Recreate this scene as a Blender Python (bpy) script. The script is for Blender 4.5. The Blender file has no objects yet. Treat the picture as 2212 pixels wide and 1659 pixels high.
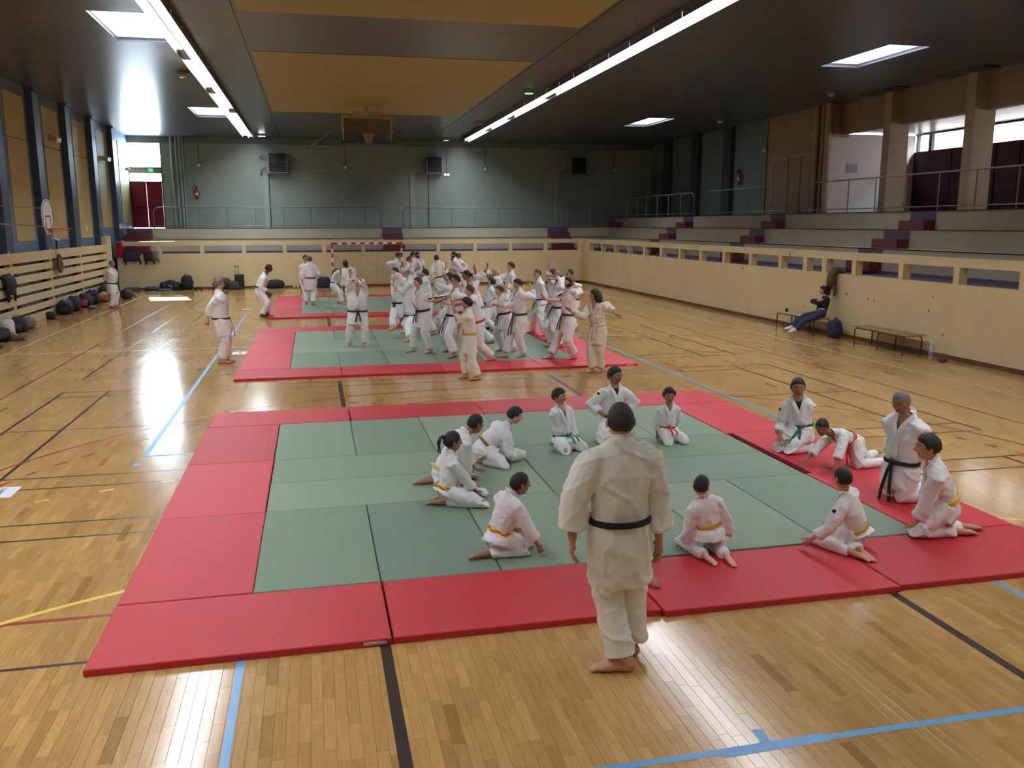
import bpy, bmesh, math, random
import numpy as np
from mathutils import Vector, Matrix, noise
PI = math.pi
random.seed(7)
S = bpy.context.scene
COL = S.collection

# ---------------------------------------------------------------- camera
CAM = (1.57597510, -5.69011669, 2.88849731)
cam_d = bpy.data.cameras.new('camera')
cam = bpy.data.objects.new('camera', cam_d)
COL.objects.link(cam)
S.camera = cam
cam_d.sensor_fit = 'HORIZONTAL'; cam_d.sensor_width = 36.0
cam_d.lens = 1876.75 * 36.0 / 2212.0
cam_d.clip_start = 0.05; cam_d.clip_end = 300
_p, _y, _r = 0.181939942, 0.222135209, 0.00253073507
_F = Vector((math.sin(_y) * math.cos(_p), math.cos(_y) * math.cos(_p), -math.sin(_p)))
_R = Vector((math.cos(_y), -math.sin(_y), 0)); _D = _F.cross(_R)
_R2 = math.cos(_r) * _R + math.sin(_r) * _D; _D2 = -math.sin(_r) * _R + math.cos(_r) * _D
_m = Matrix((_R2, -_D2, -_F)).transposed().to_4x4()
_m.translation = Vector(CAM)
cam.matrix_world = _m

# ---------------------------------------------------------------- sky, sun, exposure
W = bpy.data.worlds.new('sky'); S.world = W; W.use_nodes = True
_bg = W.node_tree.nodes['Background']
_bg.inputs[0].default_value = (0.80, 0.90, 1.0, 1); _bg.inputs[1].default_value = 50.0
sun_d = bpy.data.lights.new('sun', 'SUN'); sun = bpy.data.objects.new('sun', sun_d); COL.objects.link(sun)
sun_d.energy = 60.0; sun_d.angle = 0.009; sun_d.color = (1, 0.97, 0.9)
sun.rotation_euler = Vector((2.3, -10.5, -6.3)).normalized().to_track_quat('-Z', 'Y').to_euler()
sun.location = (-9, 60, 30)
S.view_settings.view_transform = 'Standard'; S.view_settings.look = 'None'
S.view_settings.gamma = 1.0; S.view_settings.use_curve_mapping = False
S.view_settings.exposure = -0.05
S.cycles.use_denoising = True
S.cycles.max_bounces = 7; S.cycles.diffuse_bounces = 4; S.cycles.glossy_bounces = 3
S.cycles.transmission_bounces = 4; S.cycles.transparent_max_bounces = 8
S.cycles.sample_clamp_indirect = 40.0
S.cycles.caustics_reflective = False; S.cycles.caustics_refractive = False
TUBE = 40.0      # light of the fluorescent tubes
DOME = 9.0       # light through the skylight domes

# ---------------------------------------------------------------- helpers
def lin(c):
    return tuple((v / 12.92 if v <= 0.04045 else ((v + 0.055) / 1.055) ** 2.4) for v in (x / 255.0 for x in c))
MATS = {}
def mat(name, rgb, rough=0.6, var=0.0, vscale=3.0, bump=0.0, bscale=40.0, metal=0.0, spec=0.5, coat=0.0, sheen=0.0, stretch=None, sss=0.0):
    """rgb: 0..255 display colour of the thing's own surface."""
    if name in MATS: return MATS[name]
    m = bpy.data.materials.new(name); m.use_nodes = True
    nt = m.node_tree; b = nt.nodes['Principled BSDF']
    c = lin(rgb)
    b.inputs['Base Color'].default_value = (*c, 1); b.inputs['Roughness'].default_value = rough
    b.inputs['Metallic'].default_value = metal; b.inputs['Specular IOR Level'].default_value = spec
    b.inputs['Coat Weight'].default_value = coat; b.inputs['Sheen Weight'].default_value = sheen
    m.diffuse_color = (*c, 1)
    co = None
    if var or bump:
        tc = nt.nodes.new('ShaderNodeTexCoord'); co = tc.outputs['Object']
        if stretch:
            mp = nt.nodes.new('ShaderNodeMapping'); mp.inputs['Scale'].default_value = stretch
            nt.links.new(co, mp.inputs['Vector']); co = mp.outputs[0]
    if var:
        n = nt.nodes.new('ShaderNodeTexNoise'); n.inputs['Scale'].default_value = vscale; n.inputs['Detail'].default_value = 5
        nt.links.new(co, n.inputs['Vector'])
        r = nt.nodes.new('ShaderNodeMapRange'); r.inputs['From Min'].default_value = 0.25; r.inputs['From Max'].default_value = 0.75
        r.inputs['To Min'].default_value = 1 - var; r.inputs['To Max'].default_value = 1 + var
        nt.links.new(n.outputs[0], r.inputs[0])
        mx = nt.nodes.new('ShaderNodeVectorMath'); mx.operation = 'SCALE'; mx.inputs[0].default_value = c
        nt.links.new(r.outputs[0], mx.inputs['Scale']); nt.links.new(mx.outputs[0], b.inputs['Base Color'])
    if bump:
        n = nt.nodes.new('ShaderNodeTexNoise'); n.inputs['Scale'].default_value = bscale; n.inputs['Detail'].default_value = 4
        nt.links.new(co, n.inputs['Vector'])
        bp = nt.nodes.new('ShaderNodeBump'); bp.inputs['Strength'].default_value = bump; bp.inputs['Distance'].default_value = 0.02
        nt.links.new(n.outputs[0], bp.inputs['Height']); nt.links.new(bp.outputs[0], b.inputs['Normal'])
    MATS[name] = m
    return m
def emit(name, rgb, k):
    if name in MATS: return MATS[name]
    m = bpy.data.materials.new(name); m.use_nodes = True
    b = m.node_tree.nodes['Principled BSDF']
    b.inputs['Base Color'].default_value = (*lin(rgb), 1)
    b.inputs['Emission Color'].default_value = (*lin(rgb), 1); b.inputs['Emission Strength'].default_value = k
    MATS[name] = m
    return m
def glass(name, rgb=(235, 242, 245), rough=0.0, alpha=0.25):
    if name in MATS: return MATS[name]
    m = bpy.data.materials.new(name); m.use_nodes = True
    nt = m.node_tree; nt.nodes.clear()
    o = nt.nodes.new('ShaderNodeOutputMaterial'); t = nt.nodes.new('ShaderNodeBsdfTransparent'); g = nt.nodes.new('ShaderNodeBsdfGlossy')
    t.inputs[0].default_value = (*lin(rgb), 1); g.inputs['Roughness'].default_value = 0.05
    x = nt.nodes.new('ShaderNodeMixShader'); x.inputs[0].default_value = alpha * 0.2
    nt.links.new(t.outputs[0], x.inputs[1]); nt.links.new(g.outputs[0], x.inputs[2]); nt.links.new(x.outputs[0], o.inputs[0])
    MATS[name] = m
    return m
def pave(name, rgb, rough, var):
    """parquet strips: each strip its own tone (from the colour attribute 'tone'), with grain along it."""
    m = bpy.data.materials.new(name); m.use_nodes = True
    nt = m.node_tree; b = nt.nodes['Principled BSDF']; L = nt.links
    at = nt.nodes.new('ShaderNodeAttribute'); at.attribute_name = 'tone'
    oi = nt.nodes.new('ShaderNodeObjectInfo')
    geo = nt.nodes.new('ShaderNodeNewGeometry')
    mp = nt.nodes.new('ShaderNodeMapping'); mp.inputs['Scale'].default_value = (34, 3.0, 1); L.new(geo.outputs['Position'], mp.inputs[0])
    g = nt.nodes.new('ShaderNodeTexNoise'); g.inputs['Scale'].default_value = 1.6; g.inputs['Detail'].default_value = 6; L.new(mp.outputs[0], g.inputs['Vector'])
    w = nt.nodes.new('ShaderNodeTexNoise'); w.inputs['Scale'].default_value = 0.7; w.inputs['Detail'].default_value = 4; L.new(geo.outputs['Position'], w.inputs['Vector'])
    sep = nt.nodes.new('ShaderNodeSeparateColor'); L.new(at.outputs['Color'], sep.inputs[0])
    r1 = nt.nodes.new('ShaderNodeValToRGB')
    c = lin(rgb)
    e = r1.color_ramp.elements; e[0].position = 0.0; e[1].position = 1.0
    e[0].color = (c[0] * 0.62, c[1] * 0.55, c[2] * 0.48, 1); e[1].color = (c[0] * 1.25, c[1] * 1.27, c[2] * 1.3, 1)
    x = e.new(0.35); x.color = (c[0] * 0.9, c[1] * 0.88, c[2] * 0.86, 1)
    x = e.new(0.7); x.color = (c[0] * 1.06, c[1] * 1.07, c[2] * 1.06, 1)
    L.new(sep.outputs[0], r1.inputs[0])
    a = nt.nodes.new('ShaderNodeMapRange'); a.inputs[1].default_value = 0.3; a.inputs[2].default_value = 0.7; a.inputs[3].default_value = 0.88; a.inputs[4].default_value = 1.08
    L.new(g.outputs[0], a.inputs[0])
    a2 = nt.nodes.new('ShaderNodeMapRange'); a2.inputs[1].default_value = 0.3; a2.inputs[2].default_value = 0.7; a2.inputs[3].default_value = 0.92; a2.inputs[4].default_value = 1.06
    L.new(w.outputs[0], a2.inputs[0])
    mu = nt.nodes.new('ShaderNodeMath'); mu.operation = 'MULTIPLY'; L.new(a.outputs[0], mu.inputs[0]); L.new(a2.outputs[0], mu.inputs[1])
    vm = nt.nodes.new('ShaderNodeVectorMath'); vm.operation = 'SCALE'; L.new(r1.outputs[0], vm.inputs[0]); L.new(mu.outputs[0], vm.inputs['Scale'])
    L.new(vm.outputs[0], b.inputs['Base Color'])
    b.inputs['Roughness'].default_value = rough; b.inputs['Specular IOR Level'].default_value = 0.5
    rr = nt.nodes.new('ShaderNodeMapRange'); rr.inputs[1].default_value = 0.3; rr.inputs[2].default_value = 0.7; rr.inputs[3].default_value = rough * 0.85; rr.inputs[4].default_value = rough * 1.2
    L.new(w.outputs[0], rr.inputs[0]); L.new(rr.outputs[0], b.inputs['Roughness'])
    return m

class MB:
    """collects shapes; build() links them as ONE mesh object."""
    def __init__(s): s.v = []; s.f = []; s.m = []; s.k = 0
    def quad(s, *p):
        n = len(s.v); s.v += [tuple(q) for q in p]; s.f.append(tuple(range(n, n + len(p)))); s.m.append(s.k); return s
    def box(s, x0, x1, y0, y1, z0, z1):
        n = len(s.v)
        s.v += [(x0, y0, z0), (x1, y0, z0), (x1, y1, z0), (x0, y1, z0), (x0, y0, z1), (x1, y0, z1), (x1, y1, z1), (x0, y1, z1)]
        for q in ((0, 3, 2, 1), (4, 5, 6, 7), (0, 1, 5, 4), (1, 2, 6, 5), (2, 3, 7, 6), (3, 0, 4, 7)):
            s.f.append(tuple(n + i for i in q)); s.m.append(s.k)
        return s
    def cbox(s, x0, x1, y0, y1, z0, z1, c):
        """box with chamfered top edge and corners"""
        n = len(s.v)
        for (d, z) in ((0, z0), (0, z1 - c), (c, z1)):
            s.v += [(x0 + d, y0 + d, z), (x1 - d, y0 + d, z), (x1 - d, y1 - d, z), (x0 + d, y1 - d, z)]
        for a in (0, 4):
            for i in range(4):
                j = (i + 1) % 4; s.f.append((n + a + i, n + a + j, n + a + 4 + j, n + a + 4 + i)); s.m.append(s.k)
        s.f.append((n + 8, n + 9, n + 10, n + 11)); s.m.append(s.k); s.f.append((n + 3, n + 2, n + 1, n)); s.m.append(s.k)
        return s
    def obox(s, c, ax, ay, az, hx, hy, hz):
        c = Vector(c); ax = Vector(ax).normalized(); ay = Vector(ay).normalized(); az = Vector(az).normalized(); n = len(s.v)
        for sz in (-1, 1):
            for sx, sy in ((-1, -1), (1, -1), (1, 1), (-1, 1)):
                s.v.append(tuple(c + ax * hx * sx + ay * hy * sy + az * hz * sz))
        for q in ((0, 3, 2, 1), (4, 5, 6, 7), (0, 1, 5, 4), (1, 2, 6, 5), (2, 3, 7, 6), (3, 0, 4, 7)):
            s.f.append(tuple(n + i for i in q)); s.m.append(s.k)
        return s
    def loft(s, pts, rad, n=8, side=None, cap=True, closed=False, power=2.0):
        """rings of (rx, ry) along pts; side = direction of rx"""
        pts = [Vector(p) for p in pts]; rings = []
        last = None
        for i, p in enumerate(pts):
            if closed: t = pts[(i + 1) % len(pts)] - pts[i - 1]
            else: t = pts[min(i + 1, len(pts) - 1)] - pts[max(i - 1, 0)]
            if t.length < 1e-9: t = Vector((0, 0, 1))
            t.normalize()
            sd = Vector(side[i]) if isinstance(side, list) else (Vector(side) if side is not None else (last if last is not None else (Vector((1, 0, 0)) if abs(t.x) < 0.8 else Vector((0, 1, 0)))))
            u = sd - t * sd.dot(t)
            if u.length < 1e-5: u = t.orthogonal()
            u.normalize(); w = t.cross(u); last = u
            r = rad[i] if isinstance(rad, (list, tuple)) and isinstance(rad[0], (list, tuple)) else ((rad[i], rad[i]) if isinstance(rad, (list, tuple)) else (rad, rad))
            ring = []
            for k in range(n):
                a = 2 * PI * k / n; ca, sa = math.cos(a), math.sin(a)
                if power != 2.0:
                    ca = math.copysign(abs(ca) ** (2 / power), ca); sa = math.copysign(abs(sa) ** (2 / power), sa)
                ring.append(len(s.v)); s.v.append(tuple(p + u * (r[0] * ca) + w * (r[1] * sa)))
            rings.append(ring)
        m = len(rings)
        for i in range(m if closed else m - 1):
            a, b = rings[i], rings[(i + 1) % m]
            for k in range(n):
                s.f.append((a[k], a[(k + 1) % n], b[(k + 1) % n], b[k])); s.m.append(s.k)
        if cap and not closed:
            s.f.append(tuple(reversed(rings[0]))); s.m.append(s.k); s.f.append(tuple(rings[-1])); s.m.append(s.k)
        return s
    def cyl(s, a, b, r, n=10, r2=None): return s.loft([a, b], [(r, r), (r2 if r2 is not None else r,) * 2], n)
    def ball(s, c, r, n=10, k=6):
        c = Vector(c); r = r if isinstance(r, (tuple, list)) else (r, r, r)
        ring = []
        for i in range(k + 1):
            t = PI * i / k; row = []
            for j in range(n):
                a = 2 * PI * j / n
                row.append(len(s.v)); s.v.append((c.x + r[0] * math.sin(t) * math.cos(a), c.y + r[1] * math.sin(t) * math.sin(a), c.z + r[2] * math.cos(t)))
            ring.append(row)
        for i in range(k):
            for j in range(n):
                s.f.append((ring[i][j], ring[i + 1][j], ring[i + 1][(j + 1) % n], ring[i][(j + 1) % n])); s.m.append(s.k)
        return s
    def mesh(s, name, mats, smooth=False):
        me = bpy.data.meshes.new(name)
        me.from_pydata(s.v, [], s.f)
        for m in (mats if isinstance(mats, (list, tuple)) else [mats]): me.materials.append(m)
        if any(s.m): me.polygons.foreach_set('material_index', s.m)
        if smooth: me.polygons.foreach_set('use_smooth', [True] * len(me.polygons))
        me.update()
        return me
    def build(s, name, mats, parent=None, smooth=False, loc=None):
        o = bpy.data.objects.new(name, s.mesh(name, mats, smooth)); COL.objects.link(o)
        if loc is not None: o.location = loc
        if parent is not None: o.parent = parent
        return o
def tag(o, label=None, cat=None, group=None, kind=None):
    if label: o['label'] = label
    if cat: o['category'] = cat
    if group: o['group'] = group
    if kind: o['kind'] = kind
    return o
def empty(name, loc=(0, 0, 0), rz=0.0, label=None, cat=None, group=None, kind=None):
    o = bpy.data.objects.new(name, None); COL.objects.link(o); o.location = loc; o.rotation_euler = (0, 0, rz)
    o.empty_display_size = 0.1
    return tag(o, label, cat, group, kind)
def struct(name, loc=(0, 0, 0), label=None): return empty(name, loc, kind='structure', label=label)
def copy_tree(o, parent=None, **kw):
    c = o.copy(); COL.objects.link(c)
    if parent is not None: c.parent = parent
    for ch in list(o.children): copy_tree(ch, c)
    return tag(c, **kw)
def inst(name, me, loc, parent=None, rot=None, scale=None):
    o = bpy.data.objects.new(name, me); COL.objects.link(o); o.location = loc
    if rot is not None: o.rotation_euler = rot
    if scale is not None: o.scale = scale
    if parent is not None: o.parent = parent
    return o
def text(name, body, size, loc, rot, m, parent=None, align='CENTER', ext=0.001):
    cu = bpy.data.curves.new(name, 'FONT'); cu.body = body; cu.size = size; cu.align_x = align; cu.align_y = 'CENTER'; cu.extrude = ext
    cu.materials.append(m)
    o = bpy.data.objects.new(name, cu); COL.objects.link(o); o.location = loc; o.rotation_euler = rot
    dg = bpy.context.evaluated_depsgraph_get(); me = bpy.data.meshes.new_from_object(o.evaluated_get(dg)); m_ = bpy.data.objects.new(name, me); COL.objects.link(m_)
    m_.location = loc; m_.rotation_euler = rot; bpy.data.objects.remove(o); bpy.data.curves.remove(cu); o = m_
    if parent is not None: o.parent = parent
    return o
# what was measured on the ceiling and the outer walls, pushed out along the view to the room's true size
_K = 1.0237
def KX(x): return CAM[0] + (x - CAM[0]) * _K
def KY(y): return CAM[1] + (y - CAM[1]) * _K
def KZ(z): return CAM[2] + (z - CAM[2]) * _K
ZC = KZ(7.1); YB = KY(40.4); XL = KX(-6.95); XR = KX(19.9); YF = -9.0
XP = 14.8; YP = 36.4; XS = -6.76        # inner faces of the right parapet, back parapet, left slatted wall
# ================================================================ THE ROOM
CREAM = mat('cream_paint', (212, 194, 150), 0.55, var=0.05, vscale=1.2, bump=0.05, bscale=30)
CREAM2 = mat('cream_paint_stand', (178, 170, 150), 0.6, var=0.06, vscale=1.5)
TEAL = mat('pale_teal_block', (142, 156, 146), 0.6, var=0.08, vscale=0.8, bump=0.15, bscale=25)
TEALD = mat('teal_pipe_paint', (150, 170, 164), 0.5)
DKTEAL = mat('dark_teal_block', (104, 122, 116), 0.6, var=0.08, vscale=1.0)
DKCOL = mat('dark_slate_column', (58, 66, 68), 0.5)
BLUEG = mat('blue_grey_wall', (112, 130, 156), 0.6, var=0.05)
BLUED = mat('dark_blue_column', (62, 82, 104), 0.45)
YELW = mat('yellow_wall_panel', (188, 170, 116), 0.6, var=0.05)
BEIGE = mat('beige_wall', (150, 132, 104), 0.6, var=0.05, vscale=1.0)
TAN = mat('tan_column', (172, 150, 120), 0.55, var=0.05)
PURP = mat('purple_step', (88, 78, 112), 0.45)
MAROON = mat('maroon_step', (112, 34, 48), 0.45)
DOORRED = mat('maroon_door', (128, 22, 42), 0.35, var=0.06, vscale=4)
CURTAIN = mat('dark_maroon_panel', (66, 24, 34), 0.6)
STEELG = mat('grey_rail_paint', (112, 122, 124), 0.4)
RAILP = mat('mauve_rail_paint', (128, 116, 118), 0.4)
DARKW = mat('dark_wood_skirting', (96, 66, 34), 0.4)
DARK = mat('dark_line', (40, 34, 32), 0.6)
FRAME = mat('dark_window_frame', (38, 34, 36), 0.4)
WHITEP = mat('white_paint', (225, 222, 215), 0.5)
GLASS = glass('window_glass')

# ---- floor: parquet strips laid lengthwise, court lines painted over them
PARQ = pave('oak_parquet', (192, 150, 92), 0.14, 0.2)
JOINT = mat('parquet_joint', (84, 56, 26), 0.6)
fl = MB().box(XL - 0.3, XR + 4, YF, YB + 0.5, -0.25, -0.004).build('floor', JOINT)
tag(fl, kind='structure')
def plank_mesh(w, l, tone):
    b = MB(); b.cbox(0, w, 0, l, -0.004, 0.0, 0.0009)
    me = b.mesh('plank', PARQ)
    a = me.color_attributes.new('tone', 'FLOAT_COLOR', 'POINT')
    a.data.foreach_set('color', np.tile((tone, tone, tone, 1.0), len(me.vertices)).astype(np.float32))
    return me
def pix(x, y, z=0.0):
    d = Vector((x, y, z)) - Vector(CAM); zz = d.dot(_F)
    if zz < 0.2: return None
    return 1106 + 1876.75 * d.dot(_R2) / zz, 829.5 + 1876.75 * d.dot(_D2) / zz, zz
def lay_floor():
    rng = random.Random(3); near = []; v = []; tone = []
    w = 0.071; x = -7.0
    LEN = (0.30, 0.36, 0.42, 0.48, 0.56)
    while x < XP + 0.02:
        y = -3.0 - rng.random() * 0.6
        shade = rng.random()
        while y < YP + 0.1:
            l = rng.choice(LEN); t = min(0.999, max(0.0, 0.5 + rng.gauss(0, 0.13) + (shade - 0.5) * 0.1))
            under = x > 0.05 and x + w < 7.95 and y > 0.05 and y + l < 7.95
            p = None if under else pix(x + w / 2, y + l / 2)
            if p and -20 < p[0] < 2232 and p[1] < 1680: near.append((p[2], x, y, l, t))
            elif not (x > 0.05 and x + w < 7.95 and any(a < y and y + l < a + 7.9 for a in (0.05, 11.1, 22.3))):
                v.append((x, y, l, t))
            y += l
        x += w
    near.sort()
    cache = {}
    for d, x, y, l, t in near[:300]:
        k = (l, int(t * 7))
        if k not in cache: cache[k] = plank_mesh(w - 0.0012, l - 0.0012, (int(t * 7) + 0.5) / 7)
        inst('plank', cache[k], (x, y, 0), fl)
    v += [q[1:] for q in near[300:]]
    n = len(v); A = np.array(v, dtype=np.float64)
    P = np.zeros((n, 4, 3)); g = np.where(A[:, 1] < 5, 0.0012, 0.0003)
    P[:, 0, 0] = P[:, 3, 0] = A[:, 0]; P[:, 1, 0] = P[:, 2, 0] = A[:, 0] + w - g
    P[:, 0, 1] = P[:, 1, 1] = A[:, 1]; P[:, 2, 1] = P[:, 3, 1] = A[:, 1] + A[:, 2] - g
    me = bpy.data.meshes.new('parquet'); me.vertices.add(4 * n); me.vertices.foreach_set('co', P.ravel())
    me.loops.add(4 * n); me.loops.foreach_set('vertex_index', np.arange(4 * n, dtype=np.int32))
    me.polygons.add(n); me.polygons.foreach_set('loop_start', np.arange(0, 4 * n, 4, dtype=np.int32))
    me.update(calc_edges=True); me.materials.append(PARQ)
    a = me.color_attributes.new('tone', 'FLOAT_COLOR', 'POINT')
    c = np.ones((4 * n, 4), dtype=np.float32); c[:, :3] = np.repeat(A[:, 3], 4)[:, None]
    a.data.foreach_set('color', c.ravel())
    o = bpy.data.objects.new('parquet', me); COL.objects.link(o); o.parent = fl; o['kind'] = 'stuff'
lay_floor()
LBLK = mat('black_line_paint', (58, 46, 44), 0.3); LRED = mat('red_line_paint', (160, 62, 40), 0.3)
LYEL = mat('yellow_line_paint', (226, 196, 84), 0.3); LBLU = mat('blue_tape', (92, 158, 208), 0.35)
LPALE = mat('pale_yellow_line_paint', (226, 198, 128), 0.3)
Lz = [0.0004]
def strip(p, q, w, m, n='court_line'):
    p = Vector((*p, 0)); q = Vector((*q, 0)); d = (q - p); l = d.length; d.normalize(); s = Vector((-d.y, d.x, 0)) * (w / 2)
    Lz[0] += 0.000012; z = Vector((0, 0, Lz[0]))
    b = MB(); b.quad(p - s + z, p + s + z, q + s + z, q - s + z)
    if b.v and (Vector(b.v[1]) - Vector(b.v[0])).cross(Vector(b.v[2]) - Vector(b.v[1])).z < 0: b.f[0] = b.f[0][::-1]
    return b.build(n, m, fl)
def arc(c, r, a0, a1, w, m, dash=None, seg=48):
    L = r * abs(a1 - a0); Lz[0] += 0.000012; z = Lz[0]
    def piece(b, s0, s1, k):
        for i in range(k):
            t0 = s0 + (s1 - s0) * i / k; t1 = s0 + (s1 - s0) * (i + 1) / k
            P = []
            for t, rr in ((t0, r - w / 2), (t0, r + w / 2), (t1, r + w / 2), (t1, r - w / 2)):
                P.append((c[0] + rr * math.cos(t), c[1] + rr * math.sin(t), z))
            if a1 > a0: b.quad(*P)
            else: b.quad(*P[::-1])
    if dash:
        k = int(L / (dash[0] + dash[1]))
        for i in range(k):
            b = MB(); s0 = a0 + (a1 - a0) * i / k; piece(b, s0, s0 + (a1 - a0) * dash[0] / L, 2); b.build('court_dash', m, fl)
    else:
        b = MB(); piece(b, a0, a1, seg); b.build('court_line', m, fl)
for y0, y1 in ((-2.85, 3.28), (4.55, 10.62), (11.95, 18.05), (19.58, 25.6), (27.1, 33.1)):     # five badminton courts side by side
    for x, w in ((-2.81, .045), (-2.05, .045), (9.93, .045), (10.71, .045), (1.95, .085), (5.95, .085)):
        strip((x, y0), (x, y1), w if x not in (1.95, 5.95) else 0.075, LBLK)
    for y in (y0, y0 + 0.46, y1 - 0.46, y1): strip((-2.81, y), (10.71, y), 0.035, LBLK)
    ym = (y0 + y1) / 2
    strip((-2.81, ym), (1.95, ym), 0.035, LBLK); strip((5.95, ym), (10.71, ym), 0.035, LBLK)
for x in (-3.68, 11.59): strip((x, 0.95), (x, 29.6), 0.05, LRED)
strip((-3.68, 0.95), (11.59, 0.95), 0.05, LRED); strip((-3.68, 15.3), (11.59, 15.3), 0.05, LRED); strip((-3.68, 29.6), (11.59, 29.6), 0.05, LRED)
arc((3.95, 2.6), 6.78, 0.0, PI, 0.045, LRED); arc((3.95, 2.47), 6.36, 0.05, PI - 0.05, 0.045, LRED, dash=(0.19, 0.24))
arc((3.95, 6.7), 1.8, 0, 2 * PI, 0.045, LRED); arc((3.95, 27.9), 6.78, PI, 2 * PI, 0.045, LRED)
for yb, s in ((-4.08, 1), (35.9, -1)):
    for r, w, d in (((6.0, 0.055, None), (9.0, 0.05, (0.15, 0.47))) if s > 0 else ((6.0, 0.055, None),)):
        arc((2.45, yb), r, PI / 2 * s, PI * s, w, LYEL if s > 0 else LPALE, d); arc((5.45, yb), r, 0, PI / 2 * s, w, LYEL if s > 0 else LPALE, d)
        if not d: strip((2.45, yb + s * r), (5.45, yb + s * r), w, LYEL if s > 0 else LPALE)
for x0 in (-5.35, 13.12): strip((x0, -4.08), (x0, 35.6), 0.05, LPALE)
strip((-5.35, 15.9), (13.12, 15.9), 0.04, LPALE)
# blue tape laid out for the mats
for p, q, w in (((0.985, -3), (0.985, 0.0), .05), ((-0.62, 5.75), (-0.65, 24.2), .06), ((8.36, 5.82), (8.42, 24.2), .055), ((6.91, -3), (6.91, 0.02), .05), ((1.6, -1.67), (7.2, -1.69), .05),
                ((3.97, -1.52), (3.955, -1.66), .06), ((3.66, -1.69), (4.32, -1.675), .08), ((7.96, 5.82), (8.36, 5.82), .05), ((-0.66, 5.3), (-0.62, 5.42), .09), ((-0.6, 5.75), (0.0, 5.78), .05), ((2.9, 10.72), (3.06, 10.72), .07), ((1.05, 10.75), (1.2, 10.72), .07), ((7.0, 10.75), (7.2, 10.75), .07)):
    strip(p, q, w, LBLU, 'tape_strip')

# ---- right parapet: low wall, openings between stub posts, rail on top
def openings_wall(nm, axis, at, th, lo, hi, ops, zo0=1.61, zo1=1.97, ztop=2.16):
    r = struct(nm)
    def bx(b, u0, u1, z0, z1):
        return b.box(at, at + th, u0, u1, z0, z1) if axis == 'x' else b.box(u0, u1, at, at + th, z0, z1)
    bx(MB(), lo, hi, 0, zo0).build('low_wall', CREAM, r)
    bx(MB(), lo, hi, zo1, ztop).build('top_rail', CREAM, r)
    e = [lo] + [x for o in ops for x in o] + [hi]
    for i in range(0, len(e), 2):
        if e[i + 1] - e[i] > 0.02: bx(MB(), e[i], e[i + 1], zo0, zo1).build('stub_post', CREAM, r)
    return r
ops = [(8.54, 10.16), (10.33, 11.96), (12.13, 13.78), (13.95, 15.08), (15.28, 16.02), (16.22, 17.37), (17.53, 19.17), (19.33, 20.98), (21.15, 22.77), (22.94, 24.58), (24.75, 26.37), (26.57, 28.17), (28.36, 30.0), (30.13, 31.79), (31.95, 33.62), (33.75, 35.5)]
ops = [(8.54 - 1.79 * k, 10.16 - 1.79 * k) for k in range(9, 0, -1)] + ops
pr_ = openings_wall('wall_parapet_right', 'x', XP, 0.2, YF, YP + 0.2, ops)
OPB = [(-6.8, -5.28), (-5.09, -3.44), (-3.26, -1.61), (-1.44, 0.2), (0.37, 1.99), (2.18, 3.81), (3.98, 5.66), (5.75, 7.37), (7.55, 9.16), (9.34, 10.95), (11.12, 12.72), (12.91, 14.47)]
pb_ = openings_wall('wall_parapet_back', 'y', YP, 0.2, -6.98, XP, OPB)
for (nm, b) in (('baseboard_right', MB().box(XP - 0.015, XP, YF, YP, 0, 0.1)), ('baseboard_back', MB().box(-6.5, XP - 0.015, YP - 0.015, YP, 0, 0.1))):
    tag(b.build(nm, DARKW), kind='structure')
# paint chips and a faded scribble on the right parapet
chip = mat('bare_patch', (120, 100, 62), 0.8); BLUEPAINT = mat('blue_scribble', (120, 160, 180), 0.8)
for y, z, h in ((14.1, 1.12, .05), (13.2, 1.06, .035), (12.95, 1.04, .03), (19.7, 1.5, .05), (10.9, 1.3, .03), (11.0, 0.98, .04), (10.5, .5, .03), (16.0, .62, .03), (30.2, .75, .03)):
    MB().ball((XP, y, z), (0.004, h * 0.7, h), 8, 4).build('paint_chip', chip, pr_)
for i in range(7):
    MB().obox((XP, 16.9 + 0.03 * (i % 3), 2.03 + 0.017 * (i - 3)), (1, 0, 0), (0, 1, 0.5 * (-1) ** i), (0, 0, 1), 0.003, 0.045, 0.012).build('scribble_stroke', BLUEPAINT, pr_)

# ---- slatted wall on the left: six boards on posts over a kerb
sl = struct('wall_slatted_left')
for z0, z1 in ((1.81, 2.105), (1.52, 1.725), (1.22, 1.43), (0.92, 1.125), (0.62, 0.825), (0.325, 0.515)):
    for y0, y1 in ((-6, 2.3), (2.3, 13.96), (13.96, 17.83), (17.83, 21.7), (21.7, 25.57), (25.57, 29.45), (29.45, 33.42)):
        MB().box(XS - 0.045, XS, y0 + 0.004, y1 - 0.004, z0, z1).build('slat', CREAM, sl)
MB().box(XS - 0.12, XS, -6, 33.42, 0, 0.235).build('kerb', CREAM, sl)
for y in (2.3, 6.2, 10.1, 13.96, 17.83, 21.7, 25.57, 29.45): MB().box(XS - 0.2, XS - 0.045, y - 0.12, y + 0.12, 0.235, 2.1).build('post', CREAM, sl)
for y in (23.6, 27.5, 31.4, 19.7): MB().box(XS - 0.1, XS - 0.06, y - 0.02, y + 0.02, 0.235, 1.81).build('stay', STEELG, sl)
MB().box(XS - 0.25, XS + 0.02, 33.42, 34.05, 0, 2.42).build('end_pillar', CREAM, sl)
MB().box(XS - 0.2, XS + 0.035, 34.05, 34.2, 0.0, 2.45).build('white_end_board', WHITEP, sl)
for y in (21.3, 25.4, 29.5): MB().ball((XS - 0.02, y + .2, 2.13), (.025, .04, .05), 8, 4).build('cap', WHITEP, sl)

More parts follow.
